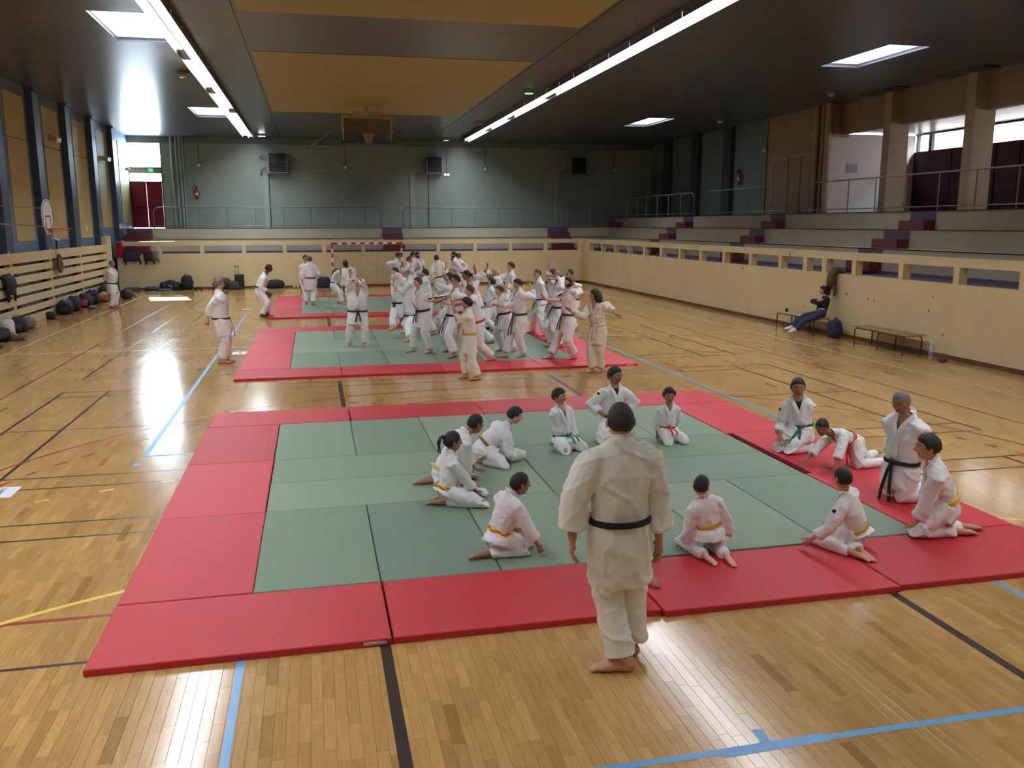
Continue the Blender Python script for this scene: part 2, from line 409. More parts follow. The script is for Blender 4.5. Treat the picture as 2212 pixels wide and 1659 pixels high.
# ---- left wall with columns and yellow panels
wl = MB().box(XL - 0.3, XL, YF, YB, 0, ZC + 0.3).build('wall_left', BLUEG); tag(wl, kind='structure')
SP = 3.72 * _K
for i in range(-7, 4):
    y = KY(25.02) + SP * i
    MB().box(XL, XL + 0.22, y, y + 0.62, 0, ZC - 0.1).build('column', BLUED, wl)
    MB().box(XL, XL + 0.3, y - 0.06, y + 0.68, ZC - 0.1, ZC).build('column_head', BLUED, wl)
    y0 = KY(26.62) + SP * (i - 1); b0 = KZ(2.42) if i != 3 else KZ(2.8)
    MB().box(XL, XL + 0.02, y0, y0 + 1.86, b0, KZ(6.76)).build('yellow_panel', YELW, wl)
MB().box(XL, XL + 0.02, KY(38.2), YB - 0.15, KZ(3.0), KZ(6.7)).build('yellow_panel', YELW, wl)
MB().cyl((XL + 0.03, YF, KZ(5.45)), (XL + 0.03, YB, KZ(5.45)), 0.012, 6).build('cable', FRAME, wl)

# ---- back wall: painted concrete blocks, door, window over it
bw = MB()
DX0, DX1, DT = KX(-6.98), KX(-5.42), KZ(4.93); WZ0, WZ1 = KZ(5.6), KZ(6.84)
LZ = 2.725           # the landing in front of the back wall
bw.box(XL - 0.3, DX0, YB, YB + 0.3, 0, ZC + 0.3).box(DX0, DX1, YB, YB + 0.3, 0, LZ).box(DX0, DX1, YB, YB + 0.3, KZ(5.36), WZ0).box(DX0, DX1, YB, YB + 0.3, WZ1, ZC + 0.3)
bw.box(DX1, XR + 0.3, YB, YB + 0.3, 0, ZC + 0.3)
bwo = bw.build('wall_back', TEAL); tag(bwo, kind='structure')
def blocks():
    rng = random.Random(5); cache = [MB().cbox(0.004, 0.496, -0.2, -0.004, -0.003, 0.012, 0.005).mesh('block', TEAL) for _ in range(1)]
    cells = []; z = LZ; r = 0
    while z < ZC - 0.35:
        x = DX1 + 0.75 - (0.25 if r % 2 else 0)
        while x < XR - 0.6:
            cells.append((abs(x - 4), x, z)); x += 0.5
        z += 0.2; r += 1
    cells.sort()
    for d, x, z in cells[:300]:
        inst('block', cache[0], (x, YB, z + 0.2 - 0.0), bwo, rot=(PI / 2, 0, 0))
    b = MB()
    for d, x, z in cells[300:]: b.box(x + 0.004, x + 0.496, YB - 0.012, YB, z + 0.004, z + 0.196)
    tag(b.build('blocks', TEAL, bwo), kind='stuff')
blocks()
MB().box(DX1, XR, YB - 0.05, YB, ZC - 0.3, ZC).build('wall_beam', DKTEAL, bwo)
for x in (-0.58, 6.71, 14.41): MB().box(KX(x) - 0.12, KX(x) + 0.12, YB - 0.06, YB, LZ, KZ(5.45)).build('pilaster', TEALD, bwo)
for x, r in ((-4.94, .05), (-4.72, .05), (-4.55, .06), (-4.42, .04)): MB().cyl((KX(x), YB - 0.1, LZ), (KX(x), YB - 0.1, ZC), r, 10).build('pipe', TEALD, bwo)
for x in (7.55, -0.42): MB().cyl((KX(x), YB - 0.03, LZ), (KX(x), YB - 0.03, KZ(5.4)), 0.02, 6).build('conduit', FRAME, bwo)
dr = struct('door_1')
for k in (0, 1):
    x0 = DX0 + 0.06 + k * (DX1 - DX0 - 0.12) / 2; x1 = x0 + (DX1 - DX0 - 0.12) / 2 - 0.01
    lf = MB().box(x0, x1, YB + 0.03, YB + 0.09, LZ + 0.03, DT).build('door_leaf', DOORRED, dr)
    MB().box(x0 + 0.08, x1 - 0.08, YB + 0.015, YB + 0.03, LZ + 1.0, LZ + 1.06).build('push_bar', DARK, lf)
MB().box(DX0, DX0 + 0.06, YB, YB + 0.14, LZ, WZ0).box(DX1 - 0.06, DX1, YB, YB + 0.14, LZ, WZ0).box(DX0, DX1, YB, YB + 0.14, DT, DT + 0.05).build('door_frame', FRAME, dr)
MB().box(DX0 + 0.06, DX1 - 0.06, YB + 0.05, YB + 0.06, DT + 0.05, KZ(5.36)).build('transom_pane', GLASS, dr)
w1 = struct('window_1')
MB().box(DX0, DX0 + 0.05, YB + 0.02, YB + 0.2, WZ0, WZ1).box(DX1 - 0.05, DX1, YB + 0.02, YB + 0.2, WZ0, WZ1).box(DX0, DX1, YB + 0.02, YB + 0.2, WZ0, WZ0 + 0.05).box(DX0, DX1, YB + 0.02, YB + 0.2, WZ1 - 0.05, WZ1).build('window_frame', FRAME, w1)
MB().box(DX0 + 0.05, DX1 - 0.05, YB + 0.1, YB + 0.108, WZ0 + 0.05, WZ1 - 0.05).build('pane', GLASS, w1)

# ---- ceiling: boards with joints, openings for the skylights, yellow fields
CEIL = mat('grey_brown_ceiling', (80, 85, 94), 0.3, var=0.05, vscale=0.6)
CEILY = mat('ochre_ceiling_field', (158, 146, 78), 0.5, var=0.04, vscale=0.5)
SKY = [(KX(a), KX(b), KY(c), KY(d)) for a, b, c, d in ((-2.65, -1.45, 14.12, 17.1), (-2.66, -1.47, 28.95, 32.0), (15.27, 16.4, 13.74, 16.7), (15.06, 16.17, 28.7, 31.74))]
SKY += [(SKY[0][0], SKY[0][1], SKY[0][2] - 15.2, SKY[0][3] - 15.2), (SKY[2][0], SKY[2][1], SKY[2][2] - 15.2, SKY[2][3] - 15.2)]
cl = struct('ceiling')
def ceiling():
    # boards run across the hall; cut where the skylights are
    xs = sorted({XL - 0.3, XR + 4.5, *(v for s in SKY for v in s[:2])}); BW = 0.62
    y = YF; mesh_cache = {}; k = 0
    while y < YB + 0.3:
        y1 = min(y + BW, YB + 0.3)
        cuts = [s for s in SKY if s[2] < y1 - 0.01 and s[3] > y + 0.01]
        if not cuts:
            MB().box(XL - 0.3, XR + 4.5, y + 0.003, y1 - 0.003, ZC, ZC + 0.04).build('ceiling_board', CEIL, cl)
        else:
            ys = sorted({y, y1, *(v for s in cuts for v in s[2:] if y < v < y1)})
            b = MB()
            for a, c in zip(ys, ys[1:]):
                xx = XL - 0.3
                for s in sorted(q for q in cuts if q[2] < c - 0.001 and q[3] > a + 0.001):
                    b.box(xx, s[0], a + (0.003 if a == y else 0), c - (0.003 if c == y1 else 0), ZC, ZC + 0.04); xx = s[1]
                b.box(xx, XR + 4.5, a + (0.003 if a == y else 0), c - (0.003 if c == y1 else 0), ZC, ZC + 0.04)
            b.build('ceiling_board', CEIL, cl)
        y = y1; k += 1
    b = MB(); ys = sorted({YF, YB + 0.3, *(v for s in SKY for v in s[2:])})
    for a, c in zip(ys, ys[1:]):
        xx = XL - 0.3
        for s in sorted(q for q in SKY if q[2] < c - 0.001 and q[3] > a + 0.001): b.box(xx, s[0], a, c, ZC + 0.04, ZC + 0.1); xx = s[1]
        b.box(xx, XR + 4.5, a, c, ZC + 0.04, ZC + 0.1)
    b.build('roof_deck', DARK, cl)
    for a, c in ((17.65, 29.5), (1.5, 13.45), (-14.6, -2.7)):
        MB().box(KX(0.31), KX(7.46), max(KY(a), YF), KY(c), ZC - 0.012, ZC).build('ochre_field', CEILY, cl)
    for x in (0.22, 7.56): MB().box(KX(x) - 0.012, KX(x) + 0.012, YF, YB, ZC - 0.006, ZC).build('seam_strip', DARK, cl)
ceiling()
DOMEM = emit('skylight_dome', (236, 243, 255), DOME); SHAFT = mat('skylight_shaft', (228, 236, 246), 0.6)
for i, (x0, x1, y0, y1) in enumerate(SKY):
    s = struct('window_%d' % (i + 2)); t = 0.03; h = 0.55
    MB().box(x0 - t, x0, y0 - t, y1 + t, ZC + 0.1, ZC + h).box(x1, x1 + t, y0 - t, y1 + t, ZC + 0.1, ZC + h).box(x0, x1, y0 - t, y0, ZC + 0.1, ZC + h).box(x0, x1, y1, y1 + t, ZC + 0.1, ZC + h).build('skylight_shaft', SHAFT, s)
    ym = (y0 + y1) / 2
    for a, b in ((y0, ym), (ym, y1)): MB().box(x0 - t, x1 + t, a - (t if a == y0 else 0), b + (t if b == y1 else 0), ZC + h, ZC + h + 0.02).build('dome_pane', DOMEM, s)
    MB().box(x0, x1, ym - 0.02, ym + 0.02, ZC + h - 0.03, ZC + h).build('glazing_bar', WHITEP, s)

# ---- front wall behind the camera, right wall, gallery
tag(MB().box(XL - 0.3, XR + 4.5, YF - 0.3, YF, 0, ZC + 0.3).build('wall_front', CREAM), kind='structure')
Y1, Y2, YE = KY(28.0), KY(23.33), KY(23.33)
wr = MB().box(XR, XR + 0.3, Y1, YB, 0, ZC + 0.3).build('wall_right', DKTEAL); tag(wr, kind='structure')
MB().box(XR, XR + 0.3, Y2 + 0.02, Y1, 0, ZC + 0.3).build('beige_bay', BEIGE, wr)
for y in (31.1, 34.5, 38.0): MB().box(XR - 0.2, XR, KY(y) - 0.4, KY(y) + 0.4, 3.2, ZC).build('column', DKCOL, wr)
z0 = 3.2
d2 = struct('door_2')
for ya, yb_, zt in ((26.18, 27.2, 5.33), (25.18, 25.98, 5.42), (24.22, 25.1, 5.42)):
    lf = MB().box(XR - 0.03, XR, KY(ya), KY(yb_), z0, KZ(zt)).build('door_leaf', BEIGE, d2)
    MB().box(XR - 0.05, XR, KY(ya) - 0.06, KY(ya), z0, KZ(zt) + .06).box(XR - 0.05, XR, KY(yb_), KY(yb_) + .06, z0, KZ(zt) + .06).box(XR - 0.05, XR, KY(ya), KY(yb_), KZ(zt), KZ(zt) + .06).build('door_frame', TAN, d2)
for y, r in ((24.1, .09), (23.75, .05), (23.3, .12), (27.85, .03)): MB().cyl((XR - r - 0.01, KY(y), 3.2), (XR - r - 0.01, KY(y), ZC), r, 12).build('pipe', TAN, wr)
BZ = KZ(6.04)
MB().box(XR, XR + 0.75, Y2 - 0.02, Y2 + 0.3, BZ - .1, ZC + 0.3).build('beam_end', BEIGE, wr)
bm_ = MB().box(XR + 0.4, XR + 0.7, YF, Y2, BZ, ZC + 0.3).build('wall_beam_right', BEIGE); tag(bm_, kind='structure')
for i in range(-5, 3):
    y = KY(16.25) + SP * (i - 1)
    if y > Y2 - 1: continue
    cz = MB().box(XR, XR + 0.72, y, y + 0.36, 3.2, ZC).build('pillar', TAN, bm_)
    MB().box(XR - 0.45, XR + 0.1, y - 0.75, y + 1.2, ZC - 0.05, ZC).build('beam_bracket', DKCOL, bm_)
XA = KX(23.4)
al = struct('wall_gallery')
LILAC = mat('pale_lilac_wall', (222, 208, 204), 0.6, var=0.04, vscale=1.2)
MB().box(XR + 0.02, XA, YE, YE + 0.02, 3.2, KZ(6.05)).build('end_wall', LILAC, al)
MB().box(KX(20.62), KX(21.05), YE - 0.02, YE, KZ(4.7), KZ(5.02)).build('notice_board', mat('grey_board', (160, 156, 160), 0.6), al)
MB().box(XR + 0.7, XA + 0.3, YF, YE, KZ(6.1), KZ(6.1) + 0.1).build('gallery_ceiling', mat('gallery_grey', (120, 120, 132), 0.35), al)
MB().box(XA, XA + 0.2, YF, YE, 3.2, KZ(5.46)).build('sill_wall', CURTAIN, al)
MB().box(XA, XA + 0.2, YF, YE, KZ(6.03), KZ(6.1)).build('window_head', FRAME, al)
MB().box(XA + 0.05, XA + 0.15, YE - 0.12, YE, KZ(5.46), KZ(6.03)).build('jamb', FRAME, al)
tag(MB().box(XA + 2.6, XA + 2.9, YF, YE + 8, 0, 8.2).build('wall_sky_blocker', mat('pinkish_render', (206, 188, 180), .8)), kind='structure')  # added wall beyond the gallery windows, blocks their direct view of the sky
wn = struct('window_8')
yy = KY(22.62); k = 0
RIPPLE = glass('leafy_glass', (225, 235, 230), alpha=0.4)
while yy > -4:
    wdt = (0.82, 1.62)[k % 2] * _K; 
    MB().box(XA + 0.06, XA + 0.1, yy - wdt if k else yy, yy if k else KY(23.35), KZ(5.48), KZ(6.02)).build('pane', GLASS, wn)
    if k: yy -= wdt
    MB().box(XA + 0.02, XA + 0.14, yy - 0.17, yy, KZ(5.46), KZ(6.03)).build('mullion', FRAME, wn)
    yy -= 0.17; k += 1
yy = KY(22.3)
for i in range(18):
    MB().box(XA - 0.05, XA, yy - 1.0, yy - 0.03, 3.25, KZ(5.42)).build('maroon_panel', CURTAIN, al); yy -= 1.05
    if yy < 3: break

# ---- stands: tiers along the right and the back, walkway behind the parapets
st = struct('bleachers')
WALKZ = 1.6
T = ((15.9, 2.235), (16.65, 2.715), (17.4, 3.2))
MB().box(XP + 0.2, 15.9, YF, 37.5, 1.4, WALKZ).box(-6.98, 15.9, YP + 0.2, 37.5, 1.4, WALKZ).build('walkway', PURP, st)
for i, (x, z) in enumerate(T):
    x1 = T[i + 1][0] if i < 2 else XR + 4
    y1 = (37.5, 38.25, 39.2)[i]
    MB().box(x, x1 if i < 2 else XA + 0.2, YF, y1 + (0 if i < 2 else 0), 0.2, z).build('tier', CREAM2, st)
    MB().box(x - 0.012, x + 0.05, YF, y1, z - 0.012, z + 0.012).build('nosing', DARK, st)
MB().box(-6.98, 16.65, 37.5, 38.25, 0.2, 2.235).build('tier', CREAM2, st)
MB().box(-6.98, XR, 38.25, YB, 0.2, LZ).build('landing', CREAM2, st)
MB().box(-6.98, 15.9, 37.488, 37.55, 2.223, 2.247).build('nosing', DARK, st)
MB().box(-6.98, 16.65, 38.238, 38.3, LZ - 0.012, LZ + 0.012).build('nosing', DARK, st)
MB().box(15.82, 15.9, YF, 37.4, 1.6, 1.68).build('kick_strip', PURP, st)
MB().box(-6.98, 15.82, 37.42, 37.5, 1.6, 1.68).build('kick_strip', PURP, st)
for y in (-0.65, 6.85, 14.3, 21.8, 29.3):
    for i, (x, z) in enumerate(T):
        zb = (WALKZ, 2.235, 2.715)[i]; y1 = y + (1.02, 1.04, 1.0)[i]
        MB().box(x - 0.36, x - 0.001, y, y1, zb + 0.001, zb + (z - zb) / 2).build('step', MAROON, st)
        MB().box(x - 0.008, x, y, y1, zb + (z - zb) / 2, z - 0.012).build('riser_panel', PURP, st)
for x0, x1 in ((-6.85, -5.72), (4.95, 5.92), (13.4, 14.5)):
    for yb, zb, z in ((37.5, WALKZ, 2.235), (38.25, 2.235, LZ)):
        MB().box(x0, x1, yb - 0.36, yb - 0.001, zb + 0.001, zb + (z - zb) / 2).build('step', MAROON, st)
        MB().box(x0, x1, yb - 0.008, yb, zb + (z - zb) / 2, z - 0.012).build('riser_panel', PURP, st)
MB().box(17.04, 17.399, 38.1, 39.1, 2.726, 2.96).build('step', MAROON, st)
# ================================================================ FIXTURES
SKIRT = 0.13
HOUSD = mat('lamp_trough', (92, 84, 80), 0.5)
HOUS = mat('lamp_housing', (170, 160, 150), 0.5); TUBEM = emit('fluorescent_tube', (240, 246, 255), TUBE)
def lights():
    L = 1.52; pm = {}
    def unit(root):
        b = MB(); b.box(-0.115, 0.115, 0.0, L - 0.02, -0.06, 0.0).box(-0.115, -0.107, 0.0, L - 0.02, -0.06 - SKIRT, -0.06).box(0.107, 0.115, 0.0, L - 0.02, -0.06 - SKIRT, -0.06).build('housing', HOUSD, root)
        d = MB(); d.box(-0.1, 0.1, 0.03, L - 0.05, -0.085, -0.0605).build('tube', TUBEM, root)
    proto = None
    for side, xc in (('left', KX(-1.17)), ('right', KX(9.13))):
        n = 0; y = KY(38.1) - L
        tot = []
        while y > -7.5:
            tot.append(y); y -= L
        for j, y in enumerate(tot):
            for k, dx in enumerate((-0.12, 0.12)):
                gap = (side == 'left' and k == 0 and j in (9, 13)) or (side == 'left' and k == 1 and j in (6,)) or (side == 'right' and k == 1 and j in (3, 6, 10))
                loc = (xc + dx, y + (0.5 if k else 0.0), ZC - 0.012)
                lab = '%d%s ceiling tube from the back wall, %s line of the %s row' % (j + 1, {1: 'st', 2: 'nd', 3: 'rd'}.get((j + 1) % 10 if j not in (10, 11, 12) else 0, 'th'), ('left', 'right')[k], side)
                if proto is None:
                    proto = empty('fluorescent_light', loc, 0, lab, 'ceiling light', 'tube lights of the %s row' % side); unit(proto); o = proto
                else:
                    o = copy_tree(proto, None, label=lab, group='tube lights of the %s row' % side); o.location = loc
                if gap:      # a burnt-out unit: the tube is dark
                    for c in o.children:
                        if c.name.startswith('tube'): c.data = MB().box(-0.1, 0.1, 0.03, L - 0.05, -0.085, -0.0605).mesh('dark_tube', HOUS)
                    o['label'] = 'unlit ' + o['label']
            if j % 3 == 0:
                pass
        MB().box(xc - 0.24, xc + 0.24, -7.5, KY(38.1), ZC - 0.012, ZC).build('trim_%d' % (1 if side == 'left' else 2), DARK)['kind'] = 'structure'
lights()
def emergency(loc, label, lit):
    e = empty('emergency_light', loc, 0, label, 'light')
    MB().box(-0.16, 0.16, -0.1, 0.1, -0.11, 0).build('case', HOUS, e)
    MB().box(-0.12, 0.12, -0.08, 0.08, -0.13, -0.11).build('lens', emit('green_led', (120, 255, 170), 2.0) if lit else WHITEP, e)
emergency((KX(8.5), KY(22.4), ZC), 'small emergency light with green lamp beside the right tube row', True)
emergency((KX(8.55), KY(31.5), ZC), 'small pale emergency box by the far half of the right tube row', False)
emergency((KX(8.25), KY(38.6), ZC), 'emergency light at the far end of the right tube row', True)
o = empty('emergency_light', (KX(-0.7), KY(38.4), ZC), 0, 'short lit lamp at the far end of the left tube row', 'light')
MB().box(-.3, .3, -.12, .12, -.09, 0).build('case', HOUS, o); MB().box(-0.0, .28, -.09, .09, -.11, -.09).build('tube', TUBEM, o)

def bulkhead(loc, nrm, label, lit=False, r=0.15):
    nrm = Vector(nrm); e = empty('bulkhead_lamp', loc, 0, label, 'lamp', None)
    MB().loft([(0, 0, 0), nrm * 0.05, nrm * 0.07], [r, r, r * 0.85], 14).build('lamp_base', mat('lamp_rim', (120, 116, 108), 0.4), e)
    c = nrm * 0.1
    MB().ball(c, tuple(r * 0.78 if abs(n) < 0.5 else 0.09 for n in nrm), 12, 8).build('globe', mat('frosted_globe', (196, 196, 186), 0.15, spec=0.8), e, smooth=True)
for i, (x, z, l) in enumerate(((-3.7, 5.76, 'left of the first heater, above the red extinguisher'), (3.35, 5.74, 'under the basketball board'), (10.56, 5.72, 'between the middle and right heaters'), (17.69, 5.76, 'on the dark right end of the back wall'))):
    bulkhead((KX(x), YB - 0.014, KZ(z)), (0, -1, 0), 'round bulkhead lamp on the back wall ' + l)
    MB().cyl((KX(x), YB - 0.03, KZ(z) + 0.15), (KX(x), YB - 0.03, ZC), 0.012, 6).build('trim_%d' % (10 + i), FRAME)['kind'] = 'structure'
for x, y, l in ((-1.75, 21.1, 'left of the left tube row'), (18.19, 20.7, 'above the first gallery pillars'), (18.05, 28.4, 'above the dark right wall')):
    bulkhead((KX(x), KY(y), ZC), (0, 0, -1), 'round bulkhead lamp on the ceiling ' + l, r=0.17)
for y, z, l in ((24.2, 6.1, 'beside the thick pipes of the beige bay'), (27.9, 5.85, 'at the far edge of the beige bay')):
    bulkhead((XR - 0.0, KY(y), KZ(z)), (-1, 0, 0), 'round bulkhead lamp on the right wall ' + l)
e = empty('twin_spot_lamp', (KX(8.52), YB - 0.02, KZ(5.43)), 0, 'pair of small lit white spots on the back wall beside the middle heater', 'lamp')
for dx in (-0.08, 0.08): MB().ball((dx, -0.05, 0), 0.065, 10, 6).build('bulb', emit('lit_bulb', (255, 255, 250), 4.0), e, smooth=True)
MB().cyl((0, 0, 0.05), (0, 0, ZC - KZ(5.43) - .01), 0.012, 6).box(-0.16, 0.16, -0.05, 0.0, -0.08, 0.08).build('lamp_base', FRAME, e)

# unit heaters on the back wall
HGREY = mat('heater_grey', (140, 142, 132), 0.45, metal=0.3); HDARK = mat('heater_grille', (36, 38, 40), 0.5)
for x0, x1, z0, z1, l in ((KX(-0.4), KX(0.5), KZ(5.42), KZ(6.37), 'left of the three dark square heaters on the back wall'), (KX(7.4), KX(8.2), KZ(5.47), KZ(6.3), 'middle of the three dark square heaters, right of the basketball board'), (KX(15.05), KX(15.9), KZ(5.47), KZ(6.35), 'right of the three dark square heaters on the back wall')):
    h = empty('unit_heater', ((x0 + x1) / 2, YB - 0.75, z0), 0, l, 'heater'); w = (x1 - x0) / 2; hh = z1 - z0
    MB().box(-w, w, 0, 0.6, 0, hh).build('case', HGREY, h)
    b = MB(); b.box(-w + .03, w - .03, -0.012, 0.0, 0.03, hh - .03).build('grille_back', HDARK, h)
    for k in range(11):
        z = 0.06 + (hh - 0.12) * k / 10
        MB().obox((0, -0.03, z), (1, 0, 0), (0, 1, -0.6), (0, 0.6, 1), w - .04, 0.025, 0.006).build('louvre', HDARK, h)
    MB().loft([(-w - 0.1, 0.3, 0.0), (-w - 0.2, 0.3, 0.25), (-w - .35, .4, .1), (-w - 0.4, .66, -.1)], 0.035, 8).build('pipe', HGREY, h, smooth=True)
    MB().loft([(-w, 0.3, hh - .1), (-w - 0.3, 0.35, hh - .15), (-w - .4, .66, hh - .2)], 0.03, 8).build('pipe', HGREY, h, smooth=True)
    MB().box(-w - .05, w + .05, .2, 0.74, -0.05, 0).build('bracket', HGREY, h)
REDP = mat('signal_red', (172, 24, 32), 0.3)
def extinguisher(loc, rz, label):
    e = empty('fire_extinguisher', loc, rz, label, 'fire extinguisher')
    MB().loft([(0, -.12, 0), (0, -.12, .02), (0, -.12, .42), (0, -.12, .5), (0, -.12, .54)], [.06, .085, .085, .05, .03], 12).build('cylinder_body', REDP, e, smooth=True)
    MB().cbox(-.05, .05, -.16, -.08, .54, .62, .01).build('valve', DARK, e)
    MB().loft([(0.02, -.12, .58), (-.1, -.14, .72), (-.18, -.14, .6), (-.16, -.14, .45), (-.1, -.14, .2)], .014, 6).build('hose', DARK, e, smooth=True)
    MB().loft([(.07, -.12, .22), (.16, -.14, .3)], [.02, .045], 8).build('nozzle', DARK, e)
    MB().loft([(0, -.12, .2), (0, -.12, .3)], .0855, 12).build('label_band', WHITEP, e)
extinguisher((KX(-3.88), YB - .02, KZ(4.14)), 0, 'red fire extinguisher hung on the pale back wall right of the pipes')
extinguisher((XR - .02, KY(29.9), KZ(4.55)), -PI / 2, 'red fire extinguisher on the dark right wall beside the beige bay')
ex = empty('exit_sign', (KX(-6.05), YB - 0.03, KZ(5.51)), 0, 'small green exit sign between the door and the bright window', 'sign')
MB().box(-.28, .28, -.06, 0, -.09, .09).build('sign_case', HOUS, ex); MB().box(.02, .22, -.066, -.06, -.07, .07).build('sign_face', emit('exit_green', (40, 220, 130), 1.6), ex)
def runner(x):
    b = MB(); b.k = 0
    b.ball((x, -.07, .045), (.012, .004, .012), 8, 4); b.obox((x, -.07, .005), (1, 0, 0), (0, 1, 0), (.2, 0, 1), .01, .003, .028); b.obox((x - .025, -.07, -.035), (1, 0, 0), (0, 1, 0), (.6, 0, 1), .007, .003, .022); b.obox((x + .02, -.07, -.035), (1, 0, 0), (0, 1, 0), (-.6, 0, 1), .007, .003, .022)
    return b
runner(.15).build('running_figure', WHITEP, ex)

# basketball boards
WHITEB = mat('board_white', (226, 214, 216), 0.35)
ORNG = mat('hoop_red', (196, 62, 38), 0.35)
def ring(b, c, r, t=0.012, n=24): return b.loft([(c[0] + r * math.cos(2 * PI * i / n), c[1] + r * math.sin(2 * PI * i / n), c[2]) for i in range(n)], t, 6, closed=True, side=[(0, 0, 1)] * n)
def net_part(c, r, z1, parent, m):
    b = MB(); n = 12; rows = 6
    for k in range(rows):
        za, zb = c[2] + (z1 - c[2]) * k / rows, c[2] + (z1 - c[2]) * (k + 1) / rows; ra, rb = r * (1 - .09 * k), r * (1 - .09 * (k + 1))
        for i in range(n):
            for s in (-.5, .5):
                a0 = 2 * PI * (i + (k % 2) * .5) / n; a1 = a0 + 2 * PI * s / n
                b.cyl((c[0] + ra * math.cos(a0), c[1] + ra * math.sin(a0), za), (c[0] + rb * math.cos(a1), c[1] + rb * math.sin(a1), zb), 0.004, 3)
    tag(b.build('net', m, parent), kind='stuff')
hp = empty('basketball_hoop', (-5.62, 21.3, 2.6), 0, 'white fan-shaped basketball board with orange ring on the left wall', 'basketball hoop')
pts = [(-.0, 0)]; pr0 = []
for a in range(0, 181, 15): pr0.append((0.50 * math.cos(math.radians(a)), 0.62 + 0.36 * math.sin(math.radians(a))))
prof = [(0.50, .5), *pr0, (-.50, .5), (-.44, .28), (-.16, .06), (.16, .06), (.44, .28)]
def fan(b, s, x0, x1):
    n = len(prof); c = (0, .5)
    f = lambda p, x: (x, p[0] * s, .5 + (p[1] - .5) * s)
    b.quad(*[f(p, x1) for p in prof]); b.quad(*[f(p, x0) for p in prof[::-1]])
    for i in range(n): p, q = prof[i], prof[(i + 1) % n]; b.quad(f(p, x0), f(q, x0), f(q, x1), f(p, x1))
    return b
fan(MB(), 1.06, -.02, .0).build('board', WHITEB, hp)
b = MB(); P2 = prof
for i in range(len(P2)):
    p, q = P2[i], P2[(i + 1) % len(P2)]; b.cyl((.002, p[0] * .97, .5 + (p[1] - .5) * .97), (.002, q[0] * .97, .5 + (q[1] - .5) * .97), .009, 5)
b.build('border_line', FRAME, hp)
MB().box(0, .004, -.24, .24, .52, .56).box(0, .004, -.24, -.2, .16, .52).box(0, .004, .2, .24, .16, .52).box(0, .004, -.2, .2, .16, .19).build('target_frame', FRAME, hp)
MB().box(0, .1, -.09, .09, .1, .2).build('ring_bracket', ORNG, hp); r_ = ring(MB(), (.34, 0, .19), .23).build('ring', ORNG, hp, smooth=True)
MB().loft([(.34 + .2 * math.cos(a), .2 * math.sin(a), .15 - .03 * math.cos(3 * a)) for a in (0, 1, 2, 3, 4, 5)], .006, 4, closed=True).build('hook_wire', ORNG, hp)
for dy in (-.25, .25):
    for z in (.25, .75): MB().cyl((-.02, dy, z), (XL + 5.62, dy * 1.5, z + .1), .014, 8).build('support_arm', mat('arm_beige', (176, 162, 116), .5), hp)
# hoist board in the middle of the far ceiling
CLEAR = glass('clear_board', (214, 212, 205), alpha=0.6)
hb = empty('basketball_board', (3.72, 28.0, 5.9), 0, 'raised clear basketball board with blue padding hanging from the ceiling', 'basketball board')
hb.scale = (.86, .86, .86)
MB().box(-1.0, 1.0, -.01, .01, .04, 1.0).build('clear_panel', CLEAR, hb)
MB().box(-1.08, 1.08, -.05, .03, .98, 1.06).box(-1.08, -1.0, -.05, .03, .0, .98).box(1.0, 1.08, -.05, .03, 0, .98).build('board_frame', mat('board_frame_yellow', (176, 150, 90), .5), hb)
MB().box(-1.13, 1.13, -.07, .05, -.06, .03).box(-1.13, -1.06, -.07, .05, .03, .35).box(1.06, 1.13, -.07, .05, .03, .35).build('edge_padding', mat('padding_blue', (34, 62, 118), .6), hb)
for s in (-1, 1): MB().cyl((s * .95, .06, .9), (s * .42, .1, .08), .02, 6).build('brace', HOUS, hb)
MB().box(-.3, .3, .02, .08, .15, .55).build('mount_plate', mat('mount_cream', (190, 170, 120), .5), hb)
MB().box(-.62, -.0, .04, .09, .66, .74).build('cross_arm', HOUS, hb)
ring(MB(), (0.02, -.32, .32), .23).build('ring', ORNG, hb, smooth=True); MB().box(-.07, .1, -.1, -.02, .2, .36).build('ring_bracket', ORNG, hb)
MB().ball((.26, -.02, .62), (.1, .03, .12), 8, 5).build('red_bracket', ORNG, hb)
net_part((.02, -.32, .32), .23, -.08, hb, WHITEP)
MB().box(-.03, .03, .1, .16, .6, (ZC - 5.9) / .86).box(-.62, .6, .0, .12, 1.12, 1.28).build('hoist_beam', HOUS, hb)
for s in (-1, 1): MB().cyl((s * .5, .1, 1.2), (s * 2.4, 6.4, .3), .012, 5).build('tie_cable', FRAME, hb)

# railings
def railing(label, P, post_gap_pts, zf, h, m, curve_ends=(True, True), low=0.12):
    P0, P1 = Vector(P[0]), Vector(P[1]); d = (P1 - P0).normalized()
    r = empty('handrail', P0, 0, label, 'railing')
    pts = []; R = 0.28
    if curve_ends[0]: pts += [(0, 0, 0), Vector((0, 0, h - R))] + [d * (R - R * math.cos(a)) + Vector((0, 0, h - R + R * math.sin(a))) for a in (.4, .8, 1.2, PI / 2)]
    else: pts += [Vector((0, 0, h))]
    L = (P1 - P0).length
    if curve_ends[1]: pts += [d * (L - R + R * math.sin(a)) + Vector((0, 0, h - R + R * math.cos(a))) for a in (0, .4, .8, 1.2, PI / 2)] + [d * L]
    else: pts += [d * L + Vector((0, 0, h))]
    MB().loft(pts, .025, 6).build('top_bar', m, r, smooth=True)
    MB().cyl(Vector((0, 0, low)), d * L + Vector((0, 0, low)), .018, 6).build('lower_bar', m, r)
    for t in post_gap_pts:
        q = d * t; MB().cyl(q, q + Vector((0, 0, h)), .02, 6).build('rail_post', m, r)
    return r
railing('long grey handrail at the left of the back landing', [(-5.63, 38.34, LZ), (4.9, 38.34, LZ)], [0.7 + 1.295 * i for i in range(8)], LZ, .98, STEELG)
